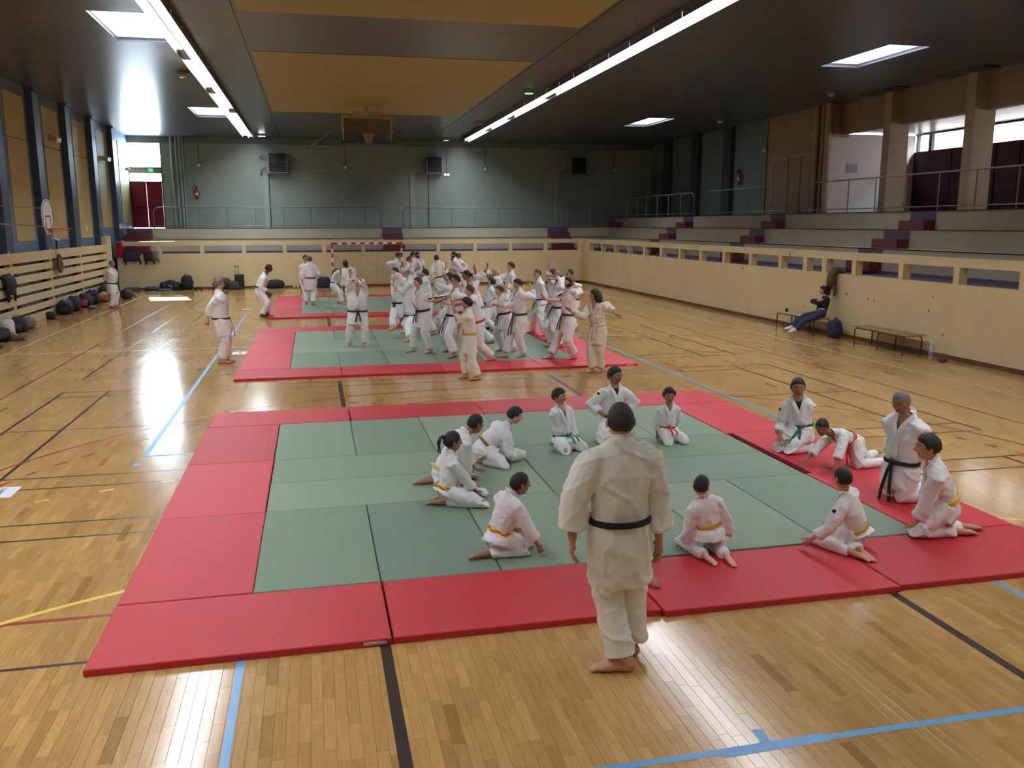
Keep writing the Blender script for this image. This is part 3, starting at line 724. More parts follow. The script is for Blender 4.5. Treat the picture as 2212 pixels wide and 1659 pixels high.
railing('grey handrail in the middle of the back landing behind the goal', [(6.0, 38.34, LZ), (13.38, 38.34, LZ)], [1.22 * i for i in range(1, 6)], LZ, .98, STEELG)
railing('short dark handrail at the right end of the back landing', [(14.45, 38.34, LZ), (17.0, 38.34, LZ)], [1.25], LZ, .98, STEELG)
railing('far handrail of the upper right tier before the dark wall', [(17.45, 38.9, 3.2), (17.45, 29.4, 3.2)], [1.35 * i for i in range(1, 7)], 3.2, .98, STEELG)
railing('middle handrail of the upper right tier by the beige bay', [(17.45, 28.35, 3.2), (17.45, 21.9, 3.2)], [1.3 * i for i in range(1, 5)], 3.2, .98, STEELG)
railing('near handrail of the upper right tier before the gallery pillars', [(17.45, 20.95, 3.2), (17.45, 2.0, 3.2)], [1.32 * i for i in range(1, 14)], 3.2, .98, RAILP)

# ================================================================ GOAL, GONG, BENCHES AND BAGS
gl = empty('handball_goal', (4.0, 35.2, 0), 0, 'red and white handball goal with a net in front of the back parapet', 'goal')
GW = mat('goal_white', (226, 224, 216), .4)
n = 14
for sx in (-1, 1):
    for i in range(10):
        MB().box(sx * 1.58 - .04, sx * 1.58 + .04, -.04, .04, .2 * i + .001, .2 * (i + 1)).build('post_band', REDP if i % 2 else GW, gl)
    MB().loft([(sx * 1.58, 0, 1.98), (sx * 1.58, .55, 1.95), (sx * 1.58, .95, .05)], .02, 6).build('net_stay', STEELG, gl)
    MB().box(sx * 1.58 - .04, sx * 1.58 + .04, -.04, .04, 2.0, 2.08).build('corner_piece', REDP, gl)
for i in range(15): 
    x0 = -1.54 + i * 3.08 / 15; MB().box(x0, x0 + 3.08 / 15 - .001, -.04, .04, 2.0, 2.08).build('bar_band', REDP if i % 2 == 0 else GW, gl)
def goal_net():
    b = MB(); NM = mat('net_cord', (96, 88, 66), .8)
    nx, nz = 28, 20
    def P(i, j):
        x = -1.55 + 3.1 * i / nx; z = 2.02 - 2.0 * j / nz
        y = .06 + .85 * (j / nz) ** .6 + .08 * math.sin(i * .5) * math.sin(PI * j / nz); z -= .1 * math.sin(PI * i / nx) * math.sin(PI * j / nz)
        return Vector((x, y, max(z, .01)))
    for i in range(nx):
        for j in range(nz):
            b.cyl(P(i, j), P(i + 1, j), .0045, 3); b.cyl(P(i, j), P(i, j + 1), .0045, 3)
    tag(b.build('net', NM, gl), kind='stuff')
goal_net()
MB().cyl((-1.58, .95, .04), (1.58, .95, .04), .03, 6).build('ground_bar', REDP, gl)

gg = empty('gong', (XS + .12, 25.9, 1.64), 0, 'round dark bronze gong disc hung on the slatted wall', 'gong')
BRZ = mat('gong_bronze', (92, 76, 54), .4, metal=.4, var=.1, vscale=8); BRD = mat('gong_dark', (52, 42, 34), .4, metal=.3)
MB().loft([(0, 0, 0), (.04, 0, 0), (.05, 0, 0)], [.31, .31, .26], 28).build('rim', BRD, gg, smooth=False)
MB().loft([(.05, 0, 0), (.058, 0, 0)], [.25, .24], 28).build('face', BRZ, gg)
MB().loft([(.058, 0, 0), (.07, 0, 0)], [.085, .06], 20).build('boss', BRD, gg)
MB().cyl((0, -.12, .2), (-.06, -.12, .47), .006, 4).cyl((0, .12, .2), (-.06, .12, .47), .006, 4).build('cord', DARK, gg)
ms = empty('microphone_stand', (XS - .12, 26.7, 2.1), 0, 'small black stand with a pale head on top of the slatted wall', 'stand')
MB().cyl((0, 0, 0), (0, 0, .28), .025, 6).build('pole', DARK, ms); MB().obox((0, 0, .33), (.3, 1, -.25), (1, 0, 0), (0, .25, 1), .16, .04, .03).build('head', WHITEP, ms)
cab = empty('fire_cabinet', (-6.85, YP - .1, 1.48), 0, 'narrow red cabinet on the back parapet beside the white end board', 'cabinet')
MB().box(-.1, .14, -.1, .1, 0, .66).build('case', REDP, cab); MB().box(-.085, .125, -.112, -.1, .02, .64).build('door', REDP, cab)
pl = [('round_sign', (-6.9, 0, 0))]
tag(MB().ball((XL + .03, KY(31.2), KZ(2.75)), (.02, .13, .13), 12, 6).build('wall_lamp', WHITEP, None, smooth=True), 'small round white lamp low on the third yellow wall panel', 'lamp')
tag(MB().ball((XL + .03, KY(34.5), KZ(3.35)), (.03, .06, .06), 10, 6).build('wall_spot', WHITEP, None, smooth=True), 'tiny white fitting on the far yellow wall panel', 'lamp')
for y, z, l in ((27.4, 5.75, 'nearer of the two pale box fittings high on the yellow panels'), (35.0, 5.65, 'farther of the two pale box fittings high on the yellow panels')):
    sp = empty('loudspeaker', (XL + .02, KY(y), KZ(z)), 0, l, 'speaker'); MB().obox((.14, 0, 0), (1, 0, -.2), (0, 1, 0), (.2, 0, 1), .13, .3, .08).build('case', mat('fitting_beige', (176, 160, 120), .5), sp); MB().cyl((0, 0, 0), (.1, 0, 0), .03, 6).build('bracket', DARK, sp)
cm = empty('camera_ball', (XL + .04, KY(39.6), KZ(5.5)), 0, 'small white camera dome on the left wall beside the bright window', 'camera')
MB().ball((.08, 0, 0), .09, 10, 6).build('dome', WHITEP, cm, smooth=True); MB().box(-.04, .03, -.05, .05, -.05, .05).build('base', HOUS, cm)

SEAT = mat('bench_plywood', (150, 124, 84), .5, var=.08, vscale=4); LEGM = mat('bench_brown_steel', (72, 54, 38), .4)
def bench(y0, y1, xa, xb, label, tone):
    r = empty('bench', ((xa + xb) / 2, (y0 + y1) / 2, 0), 0, label, 'bench'); w = (xb - xa) / 2; h = (y1 - y0) / 2
    for k in (0, 1):
        ya = -h - .12 + k * (h + .12); MB().cbox(-w - .02, w + .02, ya + .003, ya + h + .117, .44, .462, .004).build('seat_board', tone, r)
    for yy in (-h, 0, h):
        R = .09
        p = [(-w, yy, 0), (-w, yy, .43 - R)] + [(-w + R - R * math.cos(a), yy, .43 - R + R * math.sin(a)) for a in (.5, 1.05, PI / 2)] + [(w - R + R * math.sin(a), yy, .43 - R + R * math.cos(a)) for a in (0, .5, 1.05, PI / 2)] + [(w, yy, 0)]
        MB().loft(p, .0155, 8, side=(0, 1, 0)).build('leg_frame', LEGM, r, smooth=True)
    for s in (-1, 1): MB().box(s * (w - .05) - .012, s * (w - .05) + .012, -h, h, .405, .44).build('stretcher', LEGM, r)
    return r
bench(14.55, 16.4, 14.2, 14.66, 'pale plywood bench by the right parapet with a seated woman', mat('bench_pale', (188, 160, 112), .5, var=.06, vscale=4))
bench(10.95, 12.72, 14.17, 14.65, 'empty brown plywood bench against the right parapet', SEAT)
bot = empty('water_bottle', (14.42, 10.33, 0), 0, 'clear plastic water bottle on the floor past the empty bench', 'bottle')
MB().loft([(0, 0, 0), (0, 0, .02), (0, 0, .2), (0, 0, .3), (0, 0, .34), (0, 0, .36)], [.04, .048, .048, .04, .018, .018], 12).build('body', mat('bottle_plastic', (186, 186, 200), .15, spec=.8), bot, smooth=True)
MB().loft([(0, 0, .36), (0, 0, .4)], .02, 10).build('cap', WHITEP, bot); MB().loft([(0, 0, .08), (0, 0, .17)], .0495, 12).build('label', mat('bottle_label', (128, 120, 160), .5), bot)

BLK = mat('black_fabric', (34, 33, 36), .75, var=.2, vscale=14, bump=.4, bscale=24); NAVY = mat('navy_fabric', (40, 44, 72), .8, var=.2, vscale=14, bump=.4, bscale=24)
GREY = mat('grey_fabric', (112, 108, 110), .8, var=.12, vscale=14, bump=.4, bscale=24); LGREY = mat('light_grey_fabric', (196, 192, 198), .7, var=.08, vscale=14, bump=.4, bscale=24)
OLIVE = mat('olive_fabric', (62, 66, 48), .8, var=.25, vscale=14, bump=.4, bscale=24); BROWN = mat('brown_leather', (146, 88, 50), .6, var=.12, vscale=14, bump=.3); PURPLEF = mat('dark_purple_fabric', (52, 38, 56), .8, var=.2, vscale=14, bump=.4)
REDF = mat('red_fabric', (180, 60, 58), .7); CHAR = mat('charcoal_fabric', (62, 58, 62), .8, var=.2, vscale=12, bump=.4, bscale=24); KHAKI = mat('brown_bag', (88, 66, 44), .7, var=.2, vscale=12, bump=.3)
GREENN = mat('neon_green', (150, 220, 60), .6); BLUEF = mat('blue_jean_fabric', (66, 76, 122), .8, var=.15, vscale=14, bump=.4, bscale=24)
def lump(name, m, parent, c, r, seed, amp=.22, n=18, k=12, flat=0.0, freq=2.2, sq=1.0):
    """a soft bag-like body: a rounded block dented by noise, resting on z = 0"""
    b = MB(); c = Vector(c)
    b.ball((0, 0, 0), 1.0, n, k); V = []
    for v in b.v:
        v = Vector(v); 
        if sq != 1.0: v = Vector([math.copysign(abs(q) ** sq, q) for q in v])
        d = 1 + amp * noise.noise(v * freq + Vector((seed * 7.1, seed * 3.3, 0))) + amp * .5 * noise.noise(v * freq * 2.6 + Vector((0, seed * 5.7, 1)))
        p = Vector((v.x * r[0] * d, v.y * r[1] * d, v.z * r[2] * d)) + c
        p.z = max(p.z, 0.002 + (0.0 if parent is None else 0))
        V.append(tuple(p))
    b.v = V
    return b.build(name, m, parent, smooth=True)
def bag(name, loc, rz, r, m, label, cat, seed, sq=.7, straps=True, pocket=None, top=True, amp=.18):
    e = empty(name, loc, rz, label, cat)
    lump('body', m, e, (0, 0, r[2] * .92), r, seed, amp, sq=sq)
    if pocket: lump('pocket', pocket, e, (r[0] * .0, -r[1] * .75, r[2] * .7), (r[0] * .6, r[1] * .45, r[2] * .5), seed + 3, .12, 12, 8, sq=.7)
    if straps:
        MB().loft([(-r[0] * .5, 0, r[2] * 1.7), (-r[0] * .3, -.03, r[2] * 2.15), (r[0] * .3, -.03, r[2] * 2.15), (r[0] * .5, 0, r[2] * 1.7)], [(.02, .006)] * 4, 6, side=(0, 1, 0)).build('handle', m, e, smooth=True)
        MB().loft([(r[0] * .7, -r[1] * .6, r[2] * 1.0), (r[0] * 1.15, -r[1] * 1.1, .05), (r[0] * 1.35, -r[1] * .6, .02)], [(.025, .006)] * 3, 6).build('strap', m, e, smooth=True)
    return e
# along the slatted wall, from the left edge of the picture
def coat_pile(name, loc, rz, label, m, m2, seed, r):
    e = empty(name, loc, rz, label, 'jacket')
    lump('body', m, e, (0, 0, r[2] * .8), r, seed, .4, 22, 14, freq=1.6)
    MB().loft([(r[0] * .5, -.1, .1), (r[0] * 1.0, -.16, .07), (r[0] * 1.5, -.12, .05), (r[0] * 1.9, -.1, .045)], [.1, .085, .07, .045], 10).build('sleeve', m2, e, smooth=True)
    return e
coat_pile('jacket', (-6.33, 18.5, 0), .3, 'charcoal jacket dropped on the floor in front of the white bag', BLK, CHAR, 2, (.32, .42, .2))
bag('sports_bag', (-6.45, 19.75, 0), .2, (.16, .26, .23), LGREY, 'light grey and white bag between dark jackets at the slatted wall', 'bag', 3, pocket=None)
bag('backpack', (-6.42, 20.5, 0), .2, (.2, .32, .22), BLK, 'black backpack leaning between the white bag and the grey bag', 'backpack', 4, pocket=CHAR)
bag('gym_bag', (-6.42, 21.35, 0), .15, (.2, .4, .17), GREY, 'medium grey holdall with side straps on the floor by the slatted wall', 'bag', 5, pocket=None)
bag('shoe_bag', (-6.52, 23.95, 0), .0, (.13, .17, .12), BLK, 'small round black bag alone under the slatted wall', 'bag', 6, straps=False)
tag(lump('shoe', CHAR, None, (-5.85, 17.2, .045), (.06, .14, .05), 8, .1, 12, 8), 'dark shoe lying alone at the left edge of the floor', 'shoe')
bag('backpack', (-6.5, 25.6, 0), .1, (.22, .42, .24), BLK, 'large black backpack with white tags at the near end of the dark row', 'backpack', 9, pocket=BLK)
bag('backpack', (-6.5, 26.75, 0), .1, (.2, .45, .26), PURPLEF, 'dark purple backpack in the row under the gong', 'backpack', 10, pocket=BLK)
bag('backpack', (-6.5, 28.2, 0), .1, (.22, .36, .25), BLK, 'black backpack with a red panel in the row by the slats', 'backpack', 11, pocket=REDF)
tag(lump('trainers', GREY, None, (-6.1, 27.4, .05), (.12, .26, .07), 12, .25, 14, 8), 'pair of grey trainers in front of the purple backpack', 'shoes')
bag('backpack', (-6.5, 29.3, 0), .1, (.22, .34, .28), NAVY, 'navy backpack standing beside the brown leather bag', 'backpack', 13, pocket=CHAR)
bag('leather_bag', (-6.35, 30.3, 0), .1, (.22, .4, .17), BROWN, 'brown leather bag lying behind the standing man at the corner', 'bag', 14, straps=False)
bag('sports_bag', (-6.5, 31.4, 0), .1, (.22, .55, .3), BLK, 'black bag with a neon green flash near the end pillar', 'bag', 15, pocket=GREENN)
bag('tall_bag', (-6.5, 32.9, 0), .1, (.22, .35, .5), BLK, 'tall black bag standing against the end of the slatted wall', 'bag', 16)
bag('rucksack', (-5.75, 31.6, 0), .6, (.2, .28, .2), CHAR, 'dark rucksack with loose straps right of the corner man', 'backpack', 17)
# along the back parapet
bx_ = empty('equipment_case', (-6.35, 35.95, 0), 0, 'low grey flat case on the floor at the left end of the back parapet', 'case')
MB().cbox(-.3, .3, -.14, .14, .0, .15, .02).build('case_body', CHAR, bx_); MB().box(-.26, .26, -.15, -.14, .05, .12).build('panel', GREY, bx_)
tag(lump('folded_jeans', BLUEF, None, (-5.55, 36.05, .07), (.32, .2, .1), 21, .3, 16, 10), 'blue clothes heaped on the floor by the back parapet', 'clothes')
tag(lump('folded_shirt', mat('grey_blue_cloth', (104, 112, 138), .8, var=.1, vscale=9, bump=.3), None, (-4.98, 35.75, .04), (.34, .16, .055), 22, .3, 16, 10), 'grey blue cloth lying flat before the black sports bag', 'clothes')
def sports_bag(loc, w, label):
    e = empty('duffel_bag', loc, 0, label, 'bag')
    lump('body', BLK, e, (0, 0, .19), (w, .2, .2), 23, .1, 20, 12, sq=.6)
    for s in (-1, 1):
        MB().loft([(s * w * .55 + .205 * 0, -.02 - .2 * math.sin(a), .19 + .205 * math.cos(a)) for a in (0, .5, 1, 1.5, 2.0)], [(.015, .006)] * 5, 6, side=(1, 0, 0)).build('piping', GREY, e, smooth=True)
    lump('flap', BLK, e, (.02, 0, .37), (w * .5, .14, .08), 24, .3, 14, 8)
    MB().obox((.02, -.205, .2), (1, 0, -.35), (0, 1, 0), (.35, 0, 1), .075, .006, .02).build('logo_mark', LGREY, e)
    MB().obox((.085, -.208, .165), (.3, 0, 1), (0, 1, 0), (1, 0, -.3), .04, .006, .018).build('logo_mark', LGREY, e)
    return e
sports_bag((-4.78, 36.1, 0), .44, 'black duffel bag with a white mark by the back parapet')
bag('backpack', (-4.05, 36.08, 0), 0, (.26, .2, .34), BLK, 'black backpack standing upright right of the marked duffel bag', 'backpack', 25, pocket=BLK)
for x, l in ((-3.62, 'left'), (-3.45, 'right')): tag(lump('boot', OLIVE, None, (x, 35.98, .07), (.06, .13, .09), 26 + int(x * 10), .2, 12, 8), '%s of two small dark boots beside the upright backpack' % l, 'shoe')
bag('rucksack', (-2.55, 36.08, 0), 0, (.4, .22, .26), OLIVE, 'big olive and black rucksack heaped against the back parapet', 'backpack', 27, pocket=BLK)
bag('rucksack', (-2.0, 35.6, 0), .2, (.24, .16, .2), mat('dark_green_fabric', (54, 66, 62), .8, var=.2, vscale=12, bump=.4), 'dark green rucksack leaning on the olive one', 'backpack', 28)
su = empty('suitcase', (-1.78, 36.12, 0), 0, 'upright black trolley suitcase with its handle pulled out', 'suitcase')
MB().cbox(-.2, .2, -.12, .12, .05, .66, .03).build('shell', BLK, su)
for s in (-1, 1):
    MB().cyl((s * .08 - .1, .08, .66), (s * .08 - .1, .08, 1.0), .009, 6).build('handle_rod', STEELG, su); MB().ball((s * .15, 0, .03), .03, 8, 5).build('wheel', DARK, su)
MB().box(-.2, .0, .06, .1, 1.0, 1.03).build('handle_grip', DARK, su)
bag('holdall', (-.22, 36.05, 0), 0, (.42, .2, .2), BLK, 'long black holdall with carry straps behind the bowing man', 'bag', 30, pocket=None)
for x in (-.95, -.75): pass
for i, x in enumerate((.66, .83)): tag(lump('trainer', mat('pale_green_shoe', (178, 192, 140), .6), None, (x, 35.98, .06), (.075, .13, .075), 31 + i, .15, 12, 8), '%s pale green trainer beside the black cube bag' % ('left' if i == 0 else 'right'), 'shoe')
bag('cube_bag', (1.12, 36.05, 0), 0, (.19, .17, .2), BLK, 'boxy black bag between the green trainers and the two talking men', 'bag', 33, sq=.5)
bag('sports_bag', (2.0, 36.0, 0), 0, (.3, .2, .26), NAVY, 'dark navy bag with a white triangle left of the goal', 'bag', 34, sq=.6)
tag(lump('shoes', BLK, None, (14.05, 36.0, .06), (.3, .12, .08), 35, .3, 14, 8), 'black shoes on the floor in the far right corner', 'shoes')
# by the benches
sb = bag('handbag', (14.5, 14.05, 0), 1.4, (.2, .16, .24), NAVY, 'navy backpack with a white patch on the floor beside the seated woman', 'backpack', 36, pocket=NAVY)
MB().box(.02, .1, -.2, -.19, .08, .11).build('patch', LGREY, sb)
tag(lump('shoe', CHAR, None, (14.45, 10.02, .04), (.06, .14, .045), 37, .1, 12, 8), 'dark shoe lying by the water bottle', 'shoe')
tag(lump('trainers', CHAR, None, (14.35, 16.0, .05), (.14, .24, .07), 38, .25, 14, 8), 'dark trainers under the far end of the pale bench', 'shoes')
cu = empty('cup', (14.42, 16.28, .462), 0, 'small black cup on the far end of the pale bench', 'cup')
MB().loft([(0, 0, 0), (0, 0, .005), (0, 0, .09), (0, 0, .085), (0, 0, .02)], [.03, .036, .042, .036, .03], 12).build('cup_body', BLK, cu, smooth=True)
# hung over the parapets
def hung(name, loc, rz, w, d, m, label, seed, cat='jacket', thick=.09):
    e = empty(name, loc, rz, label, cat)
    b = MB(); n = 14; rng = random.Random(seed)
    pts = [(0, .2, .015), (0, .1, .05), (0, -.04, .06), (0, -.1, .0), (0, -.12, -.3 * d), (0, -.12, -.65 * d), (0, -.1, -d)]
    rad = [(w * .5 * (1 - .05 * i) * (1 + .18 * noise.noise(Vector((i * .9, seed, 0)))), thick * (.45 if i < 2 else .8)) for i in range(len(pts))]
    b.loft([(q[0] + .04 * noise.noise(Vector((seed, k, 2))), q[1], q[2]) for k, q in enumerate(pts)], rad, n, side=(1, 0, 0), power=3)
    V = []
    for v in b.v:
        v = Vector(v); v += Vector((.3, 1, .8)) * (.05 * noise.noise(v * 7 + Vector((seed, 0, 0)))); V.append(tuple(v))
    b.v = V; b.build('cloth', m, e, smooth=True)
    for sx in (-.3, .35): MB().loft([(w * sx, -.1, -d * .8), (w * sx + .03, -.11, -d * 1.25), (w * sx + .02, -.1, -d * 1.5)], [.05, .04, .028], 8).build('sleeve', m, e, smooth=True)
    return e
hung('jacket', (-6.35, YP, 1.61), 0, .95, .32, NAVY, 'dark navy jackets slung over the left end of the back parapet', 41)
hung('jacket', (-5.62, YP, 1.61), 0, .5, .3, BLK, 'black jacket slung over the back parapet next to a grey hood', 42)
hung('jacket', (-5.36, YP, 1.61), 0, .32, .26, GREY, 'grey hooded top hung beside the black jacket on the back parapet', 43)
hung('jacket', (XS + .02, 20.9, 1.43), PI / 2, .8, .42, BLK, 'dark jackets hung through the slatted wall at the left edge', 44, thick=.12)
hung('leather_satchel', (XP, 14.62, 1.61), -PI / 2, .36, .38, KHAKI, 'brown leather bag hung over the right parapet above the seated woman', 45, 'bag', .1)
# sheets of paper on the floor
PAPER = mat('paper', (214, 212, 222), .6); INK = mat('ink', (50, 46, 60), .7)
p0 = tag(MB().box(-2.02, -1.725, 4.285, 4.7, .0015, .003).build('paper_sheet', PAPER), 'white printed sheet on the floor at the left edge', 'paper')
text('lettering', 'ENFANTS', .085, (-1.885, 4.48, .0035), (0, 0, PI / 2), INK, p0)
p1 = empty('paper_sheet', (-.165, 14.9, .0015), 0, 'white sheet with a picture on the floor left of the middle mats', 'paper')
MB().box(-.155, .155, -.21, .21, 0, .0015).build('sheet', PAPER, p1); MB().box(-.03, .04, -.1, .2, .0015, .002).build('picture', mat('printed_grey', (150, 146, 156), .6), p1)
tag(MB().box(-.92, -.62, 25.7, 25.95, .0015, .003).build('paper_sheet', PAPER), 'white sheet on the floor in front of the bowing man', 'paper')

# ================================================================ MATS
GT = [mat('green_mat_%d' % i, c, .62, var=.025, vscale=2.0, bump=.25, bscale=260) for i, c in enumerate(((128, 147, 121), (119, 139, 113), (134, 151, 127), (124, 142, 121), (113, 133, 113)))]
RT = [mat('red_mat_%d' % i, c, .55, var=.03, vscale=2.0, bump=.2, bscale=260) for i, c in enumerate(((194, 38, 46), (199, 42, 50), (187, 35, 43), (203, 47, 56)))]
MATLAB = mat('mat_label', (190, 184, 170), .5)
MH = 0.05
_mc = {}
def judo_mat(x0, y0, w, d, m, label, grp=None, jit=.003, tagp=None, rng=random.Random(11)):
    k = (round(w, 2), round(d, 2), m.name)
    if k not in _mc:
        b = MB(); g = .004; b.cbox(g, w - g, g, d - g, 0.0006, MH, .006); _mc[k] = b.mesh('judo_mat', m)
    o = inst('judo_mat', _mc[k], (x0 + rng.uniform(-jit, jit), y0 + rng.uniform(-jit, jit), .001))
    tag(o, label, 'mat', grp)
    if tagp is not None: MB().box(tagp, tagp + .16, -.002, .003, .014, .036).build('maker_label', MATLAB, o)
    return o
ORD = ('first', 'second', 'third', 'fourth', 'fifth', 'sixth')
def mat_square(X, Yo, name, D=8.0, shifts=True, rng=random.Random(2)):
    R = lambda: rng.choice(RT); G = lambda: rng.choice(GT)
    dy = D / 8.0
    for i in range(4):
        dxn = (.0, .008, .02, .03)[i] if shifts else .004 * i; dyn = (-.004, 0.0, -.035, -.012)[i] if shifts else -.004
        judo_mat(X + 2 * i + dxn, Yo + dyn, 2, dy, R(), '%s red mat from left, near border, %s mat square' % (ORD[i], name), tagp=1.8 if i == 0 and shifts else (1.75 if i == 3 else None))
        judo_mat(X + (2.004 * i + (.0, .02, .02, .02)[i]), Yo + 7 * dy + .014, 2, dy, R(), '%s red mat from left, far border, %s mat square' % (ORD[i], name))
    for j in range(3):
        judo_mat(X, Yo + dy * (1 + 2 * j) + .004, 1, 2 * dy, R(), '%s red mat from the near end, left border, %s mat square' % (ORD[j], name), jit=.004)
        judo_mat(X + 7 + (.1 if j == 1 and shifts else .01), Yo + dy * (1 + 2 * j) + .004, 1, 2 * dy, R(), '%s red mat from the near end, right border, %s mat square' % (ORD[j], name))
    for i in range(6):
        judo_mat(X + 1 + i, Yo + dy, 1, 2 * dy, GT[(1, 4, 0, 3, 2, 3)[i]], '%s green mat from left, near row, %s mat square' % (ORD[i], name), jit=.003)
        judo_mat(X + 1 + i, Yo + 5 * dy, 1, 2 * dy, GT[(0, 1, 2, 3, 2, 0)[i]], '%s green mat from left, far row, %s mat square' % (ORD[i], name), jit=.003)
    for i, (a, s) in enumerate(((1, 'left'), (5, 'right'))):
        for k, n in ((0, 'nearer'), (1, 'farther')): judo_mat(X + a, Yo + (3 + k) * dy, 2, dy, GT[(2, 0, 3, 1)[2 * i + k]], '%s crosswise green mat at the %s of the middle row, %s mat square' % (n, s, name), jit=.003)
    for i, s in ((3, 'left'), (4, 'right')): judo_mat(X + i, Yo + 3 * dy, 1, 2 * dy, GT[i - 1], '%s of two lengthwise green mats in the centre, %s mat square' % (s, name), jit=.003)
mat_square(0, 0, 'front'); mat_square(0.02, 11.05, 'middle', 8.3, False); mat_square(.1, 22.2, 'back', 8.4, False)
